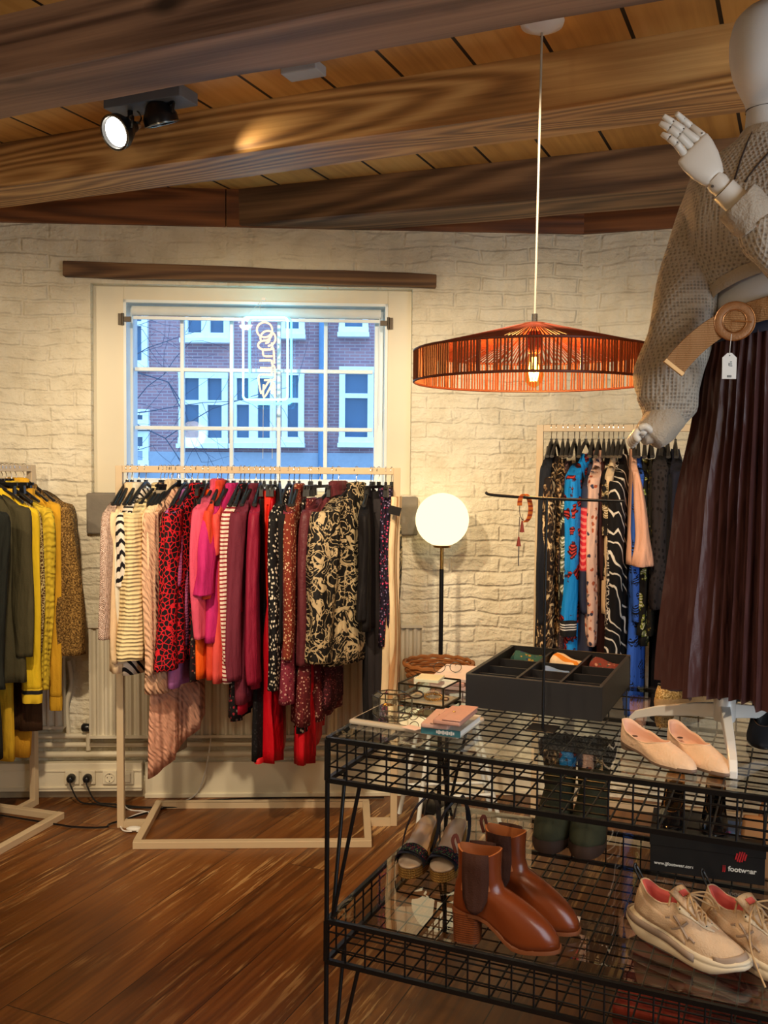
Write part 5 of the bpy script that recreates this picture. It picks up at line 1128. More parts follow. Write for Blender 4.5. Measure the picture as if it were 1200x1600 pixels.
GR_ = [
 (862, -3, 'top', 'cardigan', 'black navy cardigan with hanging sleeve, first on the right rack', 'cardigan', fb('black_navy', 'plain', (c(30, 32, 38),)), dict(L=.85, hw=.19, th=.03, sl=.64, sl_r=.034, sl_out=.02)),
 (870, -4, 'top', 'blouse', 'brown and cream zebra print blouse with a gathered sleeve on the right rack', 'blouse', fb('zebra_brown', 'zebra', (c(34, 26, 22), c(120, 92, 62), c(214, 188, 142)), 30), dict(L=.80, hw=.19, th=.034, sl=.70, sl_r=.042, sl_out=.0, sl_end=.05, drop=.10)),
 (880, 2, 'top', 'dress', 'long zebra print dress reaching down to the black tray', 'dress', fb('zebra_long', 'zebra', (c(30, 24, 20), c(130, 100, 68), c(200, 172, 128)), 34), dict(L=.92, hw=.17, th=.034, sl=.2, sl_r=.032, sl_out=-.02, drop=.11)),
 (888, 0, 'top', 'dress', 'dark mauve speckled dress next to the zebra prints', 'dress', fb('mauve_speckle', 'floral', (c(64, 48, 48), c(140, 104, 104), c(40, 30, 32)), 120), dict(L=.90, hw=.17, th=.026, sl=.4, sl_r=.028, sl_out=0, drop=.12)),
 (898, -4, 'top', 'blouse', 'black blouse with big white, olive and blue blossoms on the right rack', 'blouse', fb('large_blossom', 'blossom', (c(26, 24, 26), c(206, 204, 186), c(110, 116, 84)), 18), dict(L=.66, hw=.19, th=.03, sl=.60, sl_r=.040, sl_out=.0, drop=.13)),
 (906, 2, 'top', 'top', 'plain black top hanging left of the blue floral bomber', 'top', fb('plain_black', 'plain', (c(18, 18, 20),)), dict(L=.80, hw=.16, th=.022, sl=.3, sl_r=.026, sl_out=-.02, drop=.09)),
 (916, -11, 'top', 'jacket', 'bright blue bomber with dark red flowers and white striped black cuff', 'jacket', fb('blue_floral', 'blossom', (c(22, 140, 220), c(196, 60, 52), c(64, 16, 24)), 15, .6), dict(L=.90, hw=.19, th=.04, sl=.60, sl_r=.050, sl_out=.02, sl_end=.046, cuff='c3', drop=.09)),
 (926, -2, 'top', 'dress', 'navy dress with a red patterned band on the right rack', 'dress', m_bicolor(), dict(L=.88, hw=.19, th=.036, sl=.52, sl_r=.042, sl_out=.0, drop=.13)),
 (936, -3, 'top', 'blouse', 'blush blouse with small rust and navy leaves on the right rack', 'blouse', fb('leaf_print', 'floral', (c(226, 186, 164), c(178, 92, 60), c(56, 56, 76)), 38), dict(L=.74, hw=.19, th=.034, sl=.68, sl_r=.040, sl_out=.01, collar='m', drop=.10)),
 (944, 2, 'top', 'blouse', 'dark maroon blouse to the right of the leaf print blouse', 'blouse', fb('dark_maroon', 'plain', (c(54, 26, 26),)), dict(L=.85, hw=.17, th=.024, sl=.4, sl_r=.026, sl_out=-.01, drop=.12)),
 (952, 0, 'top', 'top', 'black and cream floral top with bow neck on the right rack', 'top', fb('black_cream_floral', 'blossom', (c(24, 22, 22), c(220, 206, 176), c(130, 110, 70)), 26), dict(L=.5, hw=.18, th=.03, sl=.24, sl_r=.036, sl_out=0, drop=.10)),
 (959, -2, 'top', 'blouse', 'plain cream blouse behind the small leopard dress', 'blouse', fb('plain_cream', 'plain', (c(222, 196, 156),)), dict(L=.66, hw=.18, th=.026, sl=.56, sl_r=.03, sl_out=0, drop=.09)),
 (967, -4, 'top', 'dress', 'black and white dress with fine animal spots on the right rack', 'dress', fb('fine_leopard', 'leopard', (c(28, 24, 24), c(222, 210, 190), c(60, 50, 46)), 70), dict(L=.90, hw=.19, th=.028, sl=.74, sl_r=.030, sl_out=.01, drop=.12)),
 (975, -6, 'top', 'dress', 'black dress with thin curving white lines on the right rack', 'dress', fb('white_swirl', 'swirl', (c(20, 19, 20), c(226, 220, 206)), 10.0), dict(L=.84, hw=.19, th=.045, sl=.78, sl_r=.050, sl_out=.02, sl_end=.042, drop=.115, collar='m')),
 (990, 3, 'top', 'top', 'plain blush pink top with flared sleeve on the right rack', 'top', fb('plain_blush', 'plain', (c(228, 176, 148),)), dict(L=.48, hw=.21, th=.022, sl=.38, sl_r=.030, sl_out=.02, sl_end=.085, sl_dx=.035, sl_flat=.45, drop=.07)),
 (998, 0, 'top', 'dress', 'long dress with cobalt blue and yellow flowers on the right rack', 'dress', fb('cobalt_floral', 'blossom', (c(54, 100, 200), c(60, 110, 214), c(14, 18, 34)), 20), dict(L=1.05, hw=.19, th=.034, sl=.58, sl_r=.034, sl_out=0, drop=.10)),
 (1008, 0, 'top', 'blouse', 'black blouse with white and lime leaves on the right rack', 'blouse', fb('lime_leaf', 'blossom', (c(26, 26, 24), c(214, 210, 180), c(120, 130, 40)), 24), dict(L=.76, hw=.18, th=.028, sl=.62, sl_r=.032, sl_out=0, drop=.11)),
 (1018, 2, 'top', 'blouse', 'olive and black patterned blouse, second right of the cobalt dress', 'blouse', fb('olive_black', 'floral', (c(30, 28, 22), c(110, 96, 40), c(60, 50, 30)), 60), dict(L=.72, hw=.18, th=.026, sl=.5, sl_r=.03, sl_out=0, drop=.11)),
 (1034, -2, 'top', 'blouse', 'sheer charcoal blouse with black dots beside the brown skirt', 'blouse', fb('sheer_dots', 'dots', (c(44, 40, 42), c(18, 16, 18)), 62), dict(L=.60, hw=.20, th=.036, sl=.56, sl_r=.05, sl_out=.0, drop=.06)),
 (1044, 0, 'top', 'dress', 'long plain black dress nearest the brown pleated skirt', 'dress', fb('long_black', 'plain', (c(16, 15, 17),)), dict(L=1.10, hw=.19, th=.04, sl=.5, sl_r=.04, sl_out=0, drop=.08)),
 (1056, 0, 'top', 'coat', 'navy coat mostly hidden by the mannequin on the right rack', 'coat', fb('navy_coat', 'plain', (c(26, 28, 42),)), dict(L=.95, hw=.2, th=.045, sl=.6, sl_r=.045, sl_out=0, drop=.07)),
]
for (px_, ang, kd, nm, label, cat, m_, kw) in GR_:
    hk = bar_at(RK_R, px_, None, RH); rot = math.atan2(RK_R[1].y, RK_R[1].x)+R_(ang)
    hanger('black hanger holding the '+shortn(label), hk, rot, False, .15, 'black hangers on the right rack')
    kw = dict(kw)
    for key in ('collar', 'cuff'):
        if kw.get(key) == 'm': kw[key] = m_
        if kw.get(key) == 'c3': kw[key] = M_C3
    garment(nm, label, cat, hk, rot, m_, kind=kd, **kw)
# ------------------------------------------------------------------ mannequin standing on the wire table
MO = Vector((0.79, 2.19, TZ1))
man = thing('mannequin', 'headless-faced white mannequin in grey knit cropped sweater with one raised wooden hand', 'mannequin', MO)
man['label'] = 'tall grey fabric mannequin with faceless head and raised jointed white hand'
AXM = Vector((.858, 2.20, 0))-Vector((MO.x, MO.y, 0))
FACE = Vector((-.55, -.835, 0)); SIDE = Vector((.835, -.55, 0))
def mz(z): return z-MO.z
def ell(z, rs, rf, fwd=0.0, n=40, side=0.0, fn=None):
    out = []
    for k in range(n):
        a = 2*PI*k/n; r = fn(a) if fn else 1.0
        out.append(AXM+SIDE*(rs*math.cos(a)*r+side)+FACE*(rf*math.sin(a)*r+fwd)+Vector((0, 0, mz(z))))
    return out
M_MANN = mat('grey_mannequin_fabric', c(196, 194, 192), .8, 0, .05, 20, .2, 500)
M_MWOOD = mat('white_painted_wood', c(206, 200, 190), .4, 0, .05)
prof = [(1.50, .09, .07, 0), (1.62, .105, .08, 0), (1.74, .110, .084, 0), (1.86, .112, .088, .0), (1.95, .122, .092, .005), (2.04, .138, .108, .012), (2.11, .15, .10, .008), (2.17, .155, .075, 0), (2.205, .115, .062, 0), (2.228, .070, .056, 0), (2.25, .052, .052, .0), (2.30, .047, .050, .008), (2.312, .048, .056, .022), (2.328, .056, .074, .034), (2.357, .069, .090, .040), (2.40, .079, .098, .038), (2.445, .081, .100, .032), (2.485, .072, .090, .028), (2.513, .05, .064, .018), (2.528, .024, .032, .016), (2.531, .002, .002, .016)]
b = MB(); P2 = []
for i in range(len(prof)-1):
    for k in range(3):
        t = k/3; P2.append(tuple(lerp(prof[i][j], prof[i+1][j], t) for j in range(4)))
P2.append(prof[-1])
b.loft([ell(z, rs, rf, f) for z, rs, rf, f in P2]); bo_ = b.build('body', M_MANN, man, True, angle=180)
md = bo_.modifiers.new('smooth', 'SMOOTH'); md.iterations = 5; md.factor = .5
b = MB(); b.loft([ell(z, .0492, .0522, .007) for z in (2.296, 2.2995)], False, False); b.build('neck_seam', mat('dark_seam', c(60, 58, 58), .6), man)
# knit sweater
def m_knit():
    t = NT('grey_openwork_knit'); v = t.coord()
    f = t.n('TexVoronoi', Vector=t.n('Mapping', Vector=v, Scale=(1, 1, 1)).outputs[0], Scale=125, Randomness=.12).outputs[0]
    hole = t.ramp(f, [(.26, (1, 1, 1, 1)), (.46, (0, 0, 0, 1))])
    col = t.mix(t.math('MULTIPLY', hole, .55), c(176, 166, 152), c(88, 80, 72))
    n1 = t.bump(t.noise(v, 16, 2), .35, .01)
    return t.surf(col, .95, 0, t.bump(f, .8, .006, n1), .15, **{'Sheen Weight': .25})
M_KNIT = m_knit(); M_RIBK = fabric('grey_rib_cuff', 'plain', (c(172, 160, 144),), 40, .95, .6, 220, 'noise', .2)
b = MB(); rings = []; n = 60
sw_prof = [(2.243, .062, .060, .0), (2.232, .076, .066, .0), (2.208, .122, .074, .0), (2.175, .168, .092, .0), (2.12, .182, .122, .006), (2.05, .176, .130, .012), (1.985, .166, .130, .012), (1.94, .152, .122, .008), (1.915, .142, .112, .004)]
S2 = []
for i in range(len(sw_prof)-1):
    for k in range(4): S2.append(tuple(lerp(sw_prof[i][j], sw_prof[i+1][j], k/4) for j in range(4)))
S2.append(sw_prof[-1])
for z, rs, rf, f in S2:
    q = smooth01((2.18-z)/.2); ring = []
    for k in range(n):
        a = 2*PI*k/n; rr = 1+q*.030*math.sin(7*a+z*20)+q*.018*math.sin(13*a-z*14)
        p = AXM+SIDE*(rs*math.cos(a)*rr)+FACE*(rf*math.sin(a)*rr+f)+Vector((0, 0, mz(z)+q*q*(.045*math.cos(a)+.030*math.sin(a))))
        ring.append(p)
    rings.append(ring)
b.loft(rings, False, False); sw_ = b.build('sweater', M_KNIT, man, True, angle=180, solid=.004)
lab(sw_, 'grey openwork knit cropped sweater')
b = MB(); base = rings[-1]; ctr = sum(base, Vector())/n
b.loft([[ctr+(p-ctr)*k_+Vector((0, 0, dz)) for p in base] for k_, dz in ((1.005, .004), (1.03, -.002), (1.0, -.022), (.97, -.028), (.93, -.02))], False, False); b.build('hem_band', M_RIBK, sw_)
b = MB(); b.loft([ell(z, r1, r2, 0, 40) for z, r1, r2 in ((2.225, .082, .068), (2.238, .070, .066), (2.252, .061, .060), (2.258, .056, .057), (2.24, .054, .054))], False, False); b.build('collar', M_RIBK, sw_)
def front_pt(px_, py_, off=.004):
    """where the photograph's ray meets the sweater front"""
    d = ray(px_, py_); best = None
    for i in range(400):
        t = 1.85+i*.001; p = EYE+d*t; z = p.z
        if z > 2.243 or z < 1.9: return p
        for (z0, a0, b0, f0), (z1, a1, b1, f1) in zip(sw_prof[::-1], sw_prof[::-1][1:]):
            if z0 <= z <= z1:
                k = (z-z0)/(z1-z0); rs, rf, ff = lerp(a0, a1, k), lerp(b0, b1, k), lerp(f0, f1, k); break
        q = p-Vector((MO.x, MO.y, 0))-AXM; q.z = 0
        if (q.dot(SIDE)/rs)**2+((q.dot(FACE)-ff)/rf)**2 < 1.06: return p
    return p
b = MB()
for pl in ([(1176, 206), (1168, 222), (1157, 250), (1148, 280)], [(1215, 225), (1200, 240), (1180, 262), (1164, 284)]):
    b.tube([front_pt(*p)-MO for p in [(x, y) for x, y in pl]], .0022, 6)
b.build('neckline_cord', mat('dark_cord', c(48, 36, 30), .7), sw_)
def tube_px(pts, radii, n=28, sub=5, wob=.05, ph=0.0, squash=1.0):
    P = spline([PY(x, y, Y)-MO for x, y, Y in pts], sub); R2 = []
    m = len(pts)
    for i in range(len(P)):
        t = i/sub; k = min(int(t), m-2); R2.append(lerp(radii[k], radii[k+1], smooth01(t-k)))
    rings = []; T = None; x = None
    for i, p in enumerate(P):
        d = (P[min(i+1, len(P)-1)]-P[max(i-1, 0)]).normalized()
        if x is None: x = d.orthogonal().normalized()
        x = (x-d*x.dot(d)).normalized(); y = d.cross(x)
        rings.append([p+(x*math.cos(2*PI*k/n)+y*math.sin(2*PI*k/n)*squash)*R2[i]*(1+wob*math.sin(3*2*PI*k/n+ph+i*.5)+wob*.6*math.sin(5*2*PI*k/n-i*.8)) for k in range(n)])
    return rings
r1 = tube_px([(1125, 275, 2.27), (1104, 330, 2.28), (1082, 420, 2.26), (1063, 510, 2.23), (1047, 580, 2.2), (1042, 630, 2.19), (1036, 655, 2.18)], [.055, .062, .068, .072, .076, .066, .046])
b = MB(); b.loft(r1); sl1 = b.build('sleeve', M_KNIT, man, True, angle=180); lab(sl1, 'wide grey knit sleeve hanging straight down')
r_ = tube_px([(1042, 648, 2.18), (1034, 660, 2.175), (1022, 675, 2.17), (1014, 684, 2.168)], [.046, .044, .041, .036], 28, 4, .03)
b = MB(); b.loft(r_); b.build('cuff', M_RIBK, sl1, True, angle=180)
r1 = tube_px([(1262, 268, 2.10), (1290, 340, 2.02), (1282, 400, 1.95), (1240, 402, 1.91), (1206, 376, 1.89), (1182, 344, 1.885)], [.055, .066, .068, .062, .052, .042], 28, 5, .06, 1.0)
b = MB(); b.loft(r1); sl2 = b.build('sleeve', M_KNIT, man, True, angle=180); lab(sl2, 'grey knit sleeve of the raised arm')
r_ = tube_px([(1184, 350, 1.885), (1172, 336, 1.885), (1158, 322, 1.885), (1150, 314, 1.885), (1154, 318, 1.885)], [.0415, .045, .045, .043, .034], 28, 4, .02)
b = MB(); b.loft(r_); b.build('cuff', M_RIBK, sl2, True, angle=180)
# raised forearm and hand
HY = 1.885
def hp3(x, y, dY=0.0): return PY(x, y, HY+dY)-MO
HSC = HY/F
b = MB(); b.tube([hp3(1170, 335), hp3(1150, 315), hp3(1130, 296)], [.026, .0255, .0245], 18); b.build('forearm', M_MWOOD, man)
b = MB(); b.tube([hp3(1130, 296), hp3(1122, 287), hp3(1114, 279)], [.018, .021, .018], 16); b.build('wrist_joint', M_MWOOD, man)
dv = (hp3(1064, 228)-hp3(1118, 282)).normalized(); wv = (hp3(1101, 209)-hp3(1061, 250)).normalized(); wv = (wv-dv*wv.dot(dv)).normalized(); nv = dv.cross(wv).normalized()
if nv.y > 0: nv = -nv                          # towards the viewer: back of the hand
hand = None
b = MB(); rings = []
PL = (hp3(1081, 230)-hp3(1118, 280)).length
w0 = hp3(1118, 280)
for t, hw_, th_ in ((-.04, .010, .008), (.0, .021, .013), (.15, .027, .0155), (.45, .0355, .016), (.75, .0395, .0145), (.95, .0395, .012), (1.0, .0375, .0095), (1.02, .034, .005)):
    ctr = w0+(hp3(1081, 230)-w0)*t
    rings.append([ctr+wv*hw_*math.copysign(abs(math.cos(2*PI*k/24))**.75, math.cos(2*PI*k/24))+nv*th_*math.sin(2*PI*k/24) for k in range(24)])
b.loft(rings); hand = b.build('hand', M_MWOOD, man, True, angle=180)
M_PIN = mat('dark_joint_pin', c(70, 62, 56), .5)
for fi, (base, tip, bend, rr) in enumerate((((1096, 211), (1057, 177), -.012, .0082), ((1088, 219), (1036, 181), .0, .0085), ((1078, 229), (1031, 192), .006, .0085), ((1068, 240), (1034, 209), .008, .0078))):
    p0, p1 = hp3(*base), hp3(*tip, -.012); fb_ = MB(); pin = MB(); q = [p0-dv*.006]
    up_ = -nv
    ks = (0, .42, .72, 1.0); pts = []
    for k_ in ks: pts.append(p0.lerp(p1, k_)+nv*bend*math.sin(PI*k_)*1.4+wv*(.006*math.sin(PI*k_) if fi == 0 else 0))
    for a_, c_, ra, rb_ in ((pts[0]-dv*.004, pts[1], rr, rr*.95), (pts[1], pts[2], rr*.94, rr*.88), (pts[2], pts[3], rr*.86, rr*.62)):
        L_ = (c_-a_); n_ = 8
        fb_.tube([a_+L_*.0, a_+L_*.06, a_+L_*.5, a_+L_*.93, a_+L_*1.0], [ra*.9, ra, (ra+rb_)/2, rb_, rb_*.82], 12)
    fo = fb_.build('finger', M_MWOOD, hand, True, angle=180)
    for p_ in (pts[0]+dv*.002, pts[1], pts[2]): pin.ball(p_+nv*rr*.88, .0016, 8)
    pin.build('joint_pin', M_PIN, fo)
tb_ = MB(); ts = w0+dv*PL*.28+wv*.026-nv*.006
tb_.tube([ts, ts+wv*.010+dv*.022-nv*.012, ts+wv*.004+dv*.046-nv*.020, ts-wv*.004+dv*.062-nv*.022], [.0105, .0095, .0085, .005], 12); tb_.build('thumb', M_MWOOD, hand, True, angle=180)
pn = MB(); pn.tube([hp3(1113, 291, -.016), hp3(1113, 291, .01)], .0028, 8); pn.build('joint_pin', M_PIN, hand)
# hand of the hanging arm, mostly hidden in the cuff
b = MB(); c0 = PY(1016, 680, 2.168)-MO; b.tube([c0+Vector((.02, 0, .03)), c0+Vector((-.002, 0, .002)), c0+Vector((-.018, -.003, -.004))], [.022, .024, .020], 14); h2 = b.build('hand', M_MWOOD, man, True, angle=180)
for k in range(4):
    b = MB(); s0 = c0+Vector((-.016, -.024+.014*k, .004-.004*k)); b.tube(spline([s0, s0+Vector((-.016, 0, .006)), s0+Vector((-.024, 0, -.006)), s0+Vector((-.014, 0, -.018))], 3), [.0085]*5+[.008]*4+[.006], 10); b.build('finger', M_MWOOD, h2, True, angle=180)
b = MB(); s0 = c0+Vector((-.006, -.028, .008)); b.tube(spline([s0, s0+Vector((-.014, -.006, .010)), s0+Vector((-.026, .0, .006))], 3), .0082, 10); b.build('thumb', M_MWOOD, h2, True, angle=180)
# pleated skirt
M_SKIRT = fabric('brown_pleated_satin', 'plain', (c(72, 44, 42),), 40, .38, .08, 200)
b = MB(); rings = []; NPL = 46; n = NPL*8; rnd = random.Random(3); pj = [rnd.uniform(.55, 1.35) for _ in range(NPL)]; pz_ = [rnd.uniform(-.010, .010) for _ in range(NPL)]
for i in range(21):
    t = i/20; z = lerp(1.800, .985, t)
    rs = pw([(0, .124), (.14, .138), (.5, .164), (1, .188)], t); rf = pw([(0, .098), (.14, .115), (.5, .140), (1, .168)], t); amp = lerp(.005, .020, smooth01(t*1.3))
    ring = []
    for k in range(n):
        a = 2*PI*k/n; pi_ = k//8; u = (k % 8)/8.0
        saw = abs(2*((u+.15) % 1.0)-1)**1.3; big = .012*smooth01(t*1.2)*math.sin(9*a+.6+t)+.008*t*math.sin(15*a+2)
        rr = amp*pj[pi_]*(saw-.5)*2+big
        ring.append(AXM+SIDE*((rs+rr)*math.cos(a))+FACE*((rf+rr)*math.sin(a))+Vector((0, 0, mz(z)+(pz_[pi_] if i == 20 else 0)+.02*math.cos(a)*(1-t))))
    rings.append(ring)
b.loft(rings, False, False); sk = b.build('pleated_skirt', M_SKIRT, man, True, angle=70); lab(sk, 'dark brown satin pleated midi skirt')
b = MB(); b.loft([[p+Vector((0, 0, .02*math.cos(2*PI*k/60))) for k, p in enumerate(ell(z, rs, rf, 0, 60))] for z, rs, rf in ((1.792, .128, .102), (1.80, .130, .104), (1.822, .124, .098), (1.824, .118, .094))], False, False)
b.build('waistband', mat('navy_waistband', c(30, 34, 52), .6, 0, .3, 90), sk)
# woven belt with round buckle
M_BELT = fabric('tan_woven_belt', 'stripes_h', (c(176, 130, 84), c(140, 98, 58)), 260, .7, .5, 300)
belt = thing('belt', 'wide tan woven belt with round buckle around the mannequin', 'belt', MO+AXM+Vector((0, 0, mz(1.80))))
BO = Vector(belt.location)-MO
b = MB(); b.loft([[p-BO+Vector((0, 0, .030*math.cos(2*PI*k/60)-.004*math.sin(2*PI*k/60))) for k, p in enumerate(ell(z, rs, rf, .0, 60))] for z, rs, rf in ((1.816, .134, .108), (1.818, .138, .112), (1.842, .134, .108), (1.866, .130, .104), (1.868, .126, .100), (1.842, .129, .103))], False, False, True, True)
b.build('band', M_BELT, belt)
def bp3(x, y, Y=2.078): return PY(x, y, Y)-Vector(belt.location)
b = MB(); P = spline([bp3(1150, 500, 2.085), bp3(1120, 512, 2.080), bp3(1090, 534, 2.078), bp3(1066, 558, 2.075), bp3(1053, 574, 2.073)], 5); rings = []
for i, p in enumerate(P):
    d = (P[min(i+1, len(P)-1)]-P[max(i-1, 0)]).normalized(); w_ = d.cross(Vector((0, -1, 0))).normalized()*.0245; nn = Vector((0, .0022, 0)); rings.append([p+w_-nn, p-w_-nn, p-w_+nn, p+w_+nn])
b.loft(rings); b.build('belt_tail', M_BELT, belt, True, bevel=.001)
d = (P[-1]-P[-3]).normalized(); w_ = d.cross(Vector((0, -1, 0))).normalized()
b = MB(); b.bar(P[-1]+w_*.0255, P[-1]-w_*.0255, .010, .007, (0, 1, 0)); b.build('belt_tip', mat('dull_gold_tip', c(190, 150, 100), .4, .5), belt, False, bevel=.001)
bc = bp3(1148, 502, 2.066); nB = (FACE*.8+Vector((0, -.6, 0))).normalized()
MBk = nB.to_track_quat('Z', 'Y').to_matrix()
def rr_(R0, r0): return [(R0-r0, 0), (R0-r0*.8, r0*.22), (R0, r0*.34), (R0+r0*.8, r0*.22), (R0+r0, 0), (R0+r0, -.003), (R0-r0, -.003)]
b = MB(); b.lathe(rr_(.0325, .0085)+[rr_(.0325, .0085)[0]], 40, bc, MBk); b.build('buckle_ring', mat('woven_tan_buckle', c(166, 118, 76), .5, .1, .3, 120, .4, 300), belt)
MB().lathe([(0, .002), (.022, .001), (.024, -.003), (0, -.003)], 32, bc, MBk).build('buckle_centre', M_BELT, belt)
b = MB()
for R0 in (.024, .041): b.tube([bc+MBk @ Vector((R0*math.cos(2*PI*i/40), R0*math.sin(2*PI*i/40), .002)) for i in range(40)], .0014, 6, True)
b.bar(bc+MBk @ Vector((-.0, .0, .006)), bc+MBk @ Vector((.034, -.004, .008)), .003); b.build('buckle_wire', mat('rose_gold', c(206, 160, 120), .25, 1.0, 0), belt)
# swing tag
tg = thing('price_tag', 'white price tag hanging by a thread from the belt buckle', 'tag', PY(1139, 592, 2.055))
TO_ = Vector(tg.location)
x0, z1 = 0, 0
hw_ = 11*2.055/F; ht = 40*2.055/F
poly = [(-hw_, 0), (hw_, 0), (hw_*1.02, ht*.82), (hw_*.62, ht*.92), (hw_*.3, ht), (-hw_*.3, ht), (-hw_*.62, ht*.92), (-hw_*1.02, ht*.82)]
Mx = Matrix.Rotation(PI/2, 3, 'X')
MB().prism(poly, -.0005, .0005, Mx).build('tag_card', M_PAPER, tg, False)
b = MB(); b.tube([Vector((0, 0, ht*.93)), PY(1141, 540, 2.05)-TO_, PY(1143, 522, 2.048)-TO_], .0008, 5); b.build('thread', M_PAPER, tg)
b = MB()
for k in range(6): b.box((-.004+k*.0016, -.0007, ht*.10), (.0008+.0004*(k % 2), .0004, .005))
for k in range(3): b.box((.003, -.0007, ht*.5-.0+k*.0042), (.0062-.001*k, .0004, .0020))
b.box((-.001, -.0007, ht*.56), (.0018, .0004, .006)); b.lathe([(0, 0), (.0013, 0), (.0013, .0004), (0, .0004)], 10, (0, -.0006, ht*.9), Mx); b.build('print', M_BLKPL, tg, False)
# stand
ms = thing('mannequin_stand', 'white metal three-armed stand under the mannequin', 'stand', MO)
M_WMET = mat('white_metal', c(222, 220, 216), .35, .1, .02)
MB().lathe([(0, .055), (.0225, .055), (.0245, .06), (.0245, .108), (.021, .114), (0, .114)], 28).build('socket', M_WMET, ms)
MB().tube([(0, 0, .10), (0.01, 0, .5)], .0125, 14).build('pole', M_STEEL, ms)
for ex, ey in ((PZ(1146, 1218, TZ1).x-MO.x, PZ(1146, 1218, TZ1).y-MO.y), (PZ(985, 1129, TZ1).x-MO.x, PZ(985, 1129, TZ1).y-MO.y), (.235, .13)):
    e = Vector((ex, ey, 0)); d = e.normalized(); s_ = Vector((-d.y, d.x, 0)); rings = []
    for t, w_, h_, z in ((.05, .022, .034, .078), (.3, .020, .030, .068), (.7, .018, .024, .045), (.93, .017, .020, .025), (1.0, .016, .016, .0085)):
        p = e*t+Vector((0, 0, z)); rings.append([p+s_*w_*.5+Vector((0, 0, h_/2)), p-s_*w_*.5+Vector((0, 0, h_/2)), p-s_*w_*.5-Vector((0, 0, min(h_/2, z-.0005))), p+s_*w_*.5-Vector((0, 0, min(h_/2, z-.0005)))])
    b = MB(); b.loft(rings); b.build('leg', M_WMET, ms, False, bevel=.002)
# ------------------------------------------------------------------ footwear
class Shoe:
    """x runs heel to toe, z up; rings go round the foot"""
    def __init__(s, L, W_, prof, zb, n=44):
        s.L, s.W, s.prof, s.zb, s.n = L, W_, prof, zb, n
    def out(s, k=1.0, dz=0.0, pw_=.62):
        r = []
        for i in range(s.n):
            a = 2*PI*i/s.n; ca, sa = math.cos(a), math.sin(a); t = .5+.5*math.copysign(abs(ca)**.9, ca)
            y = s.W/2*pw(s.prof, t)*math.copysign(abs(sa)**pw_, sa); x = s.L*t
            r.append(Vector((s.L*.5+(x-s.L*.5)*(1+(k-1)*.45), y*k, pw(s.zb, t)+dz)))
        return r
    def top(s, x0, x1, hw, zf, pw_=.85):
        r = []
        for i in range(s.n):
            a = 2*PI*i/s.n; ca, sa = math.cos(a), math.sin(a); t = .5+.5*ca; x = lerp(x0, x1, t)
            r.append(Vector((x, hw*pw([(0, .8), (.4, 1), (1, .85)], t)*math.copysign(abs(sa)**pw_, sa), pw(zf, t))))
        return r
    def blend(s, B, T, m=9, ex=1.7, ez=.75):
        R2 = []
        for j in range(m+1):
            u = j/m; e = u**ex; f = u**ez if ez < 1 else u
            R2.append([Vector((lerp(p.x, q.x, e), lerp(p.y*(1+.05*math.sin(PI*min(1, u*1.4))), q.y, e), lerp(p.z, q.z, math.sin(f*PI/2)**.9 if ez == 0 else f))) for p, q in zip(B, T)])
        return R2
def inner(T, depth, k=.93, m=4):
    ctr = sum(T, Vector())/len(T); R2 = []
    for j in range(m+1):
        u = j/m; R2.append([Vector((ctr.x+(p.x-ctr.x)*k, ctr.y+(p.y-ctr.y)*k, lerp(p.z, depth(p.x) if callable(depth) else depth, u))) for p in T])
    return R2
def place(name, label, cat, heel, toe, group=None, dz=0.0):
    d = toe-heel; o = thing(name, label, cat, (heel.x, heel.y, heel.z+dz), math.atan2(d.y, d.x), group); return o
def from_toe(heel, toe, L): return toe-(toe-heel).normalized()*L
FP = [(0, .62), (.12, .74), (.4, .66), (.72, 1.0), (.9, .95), (1, .8)]
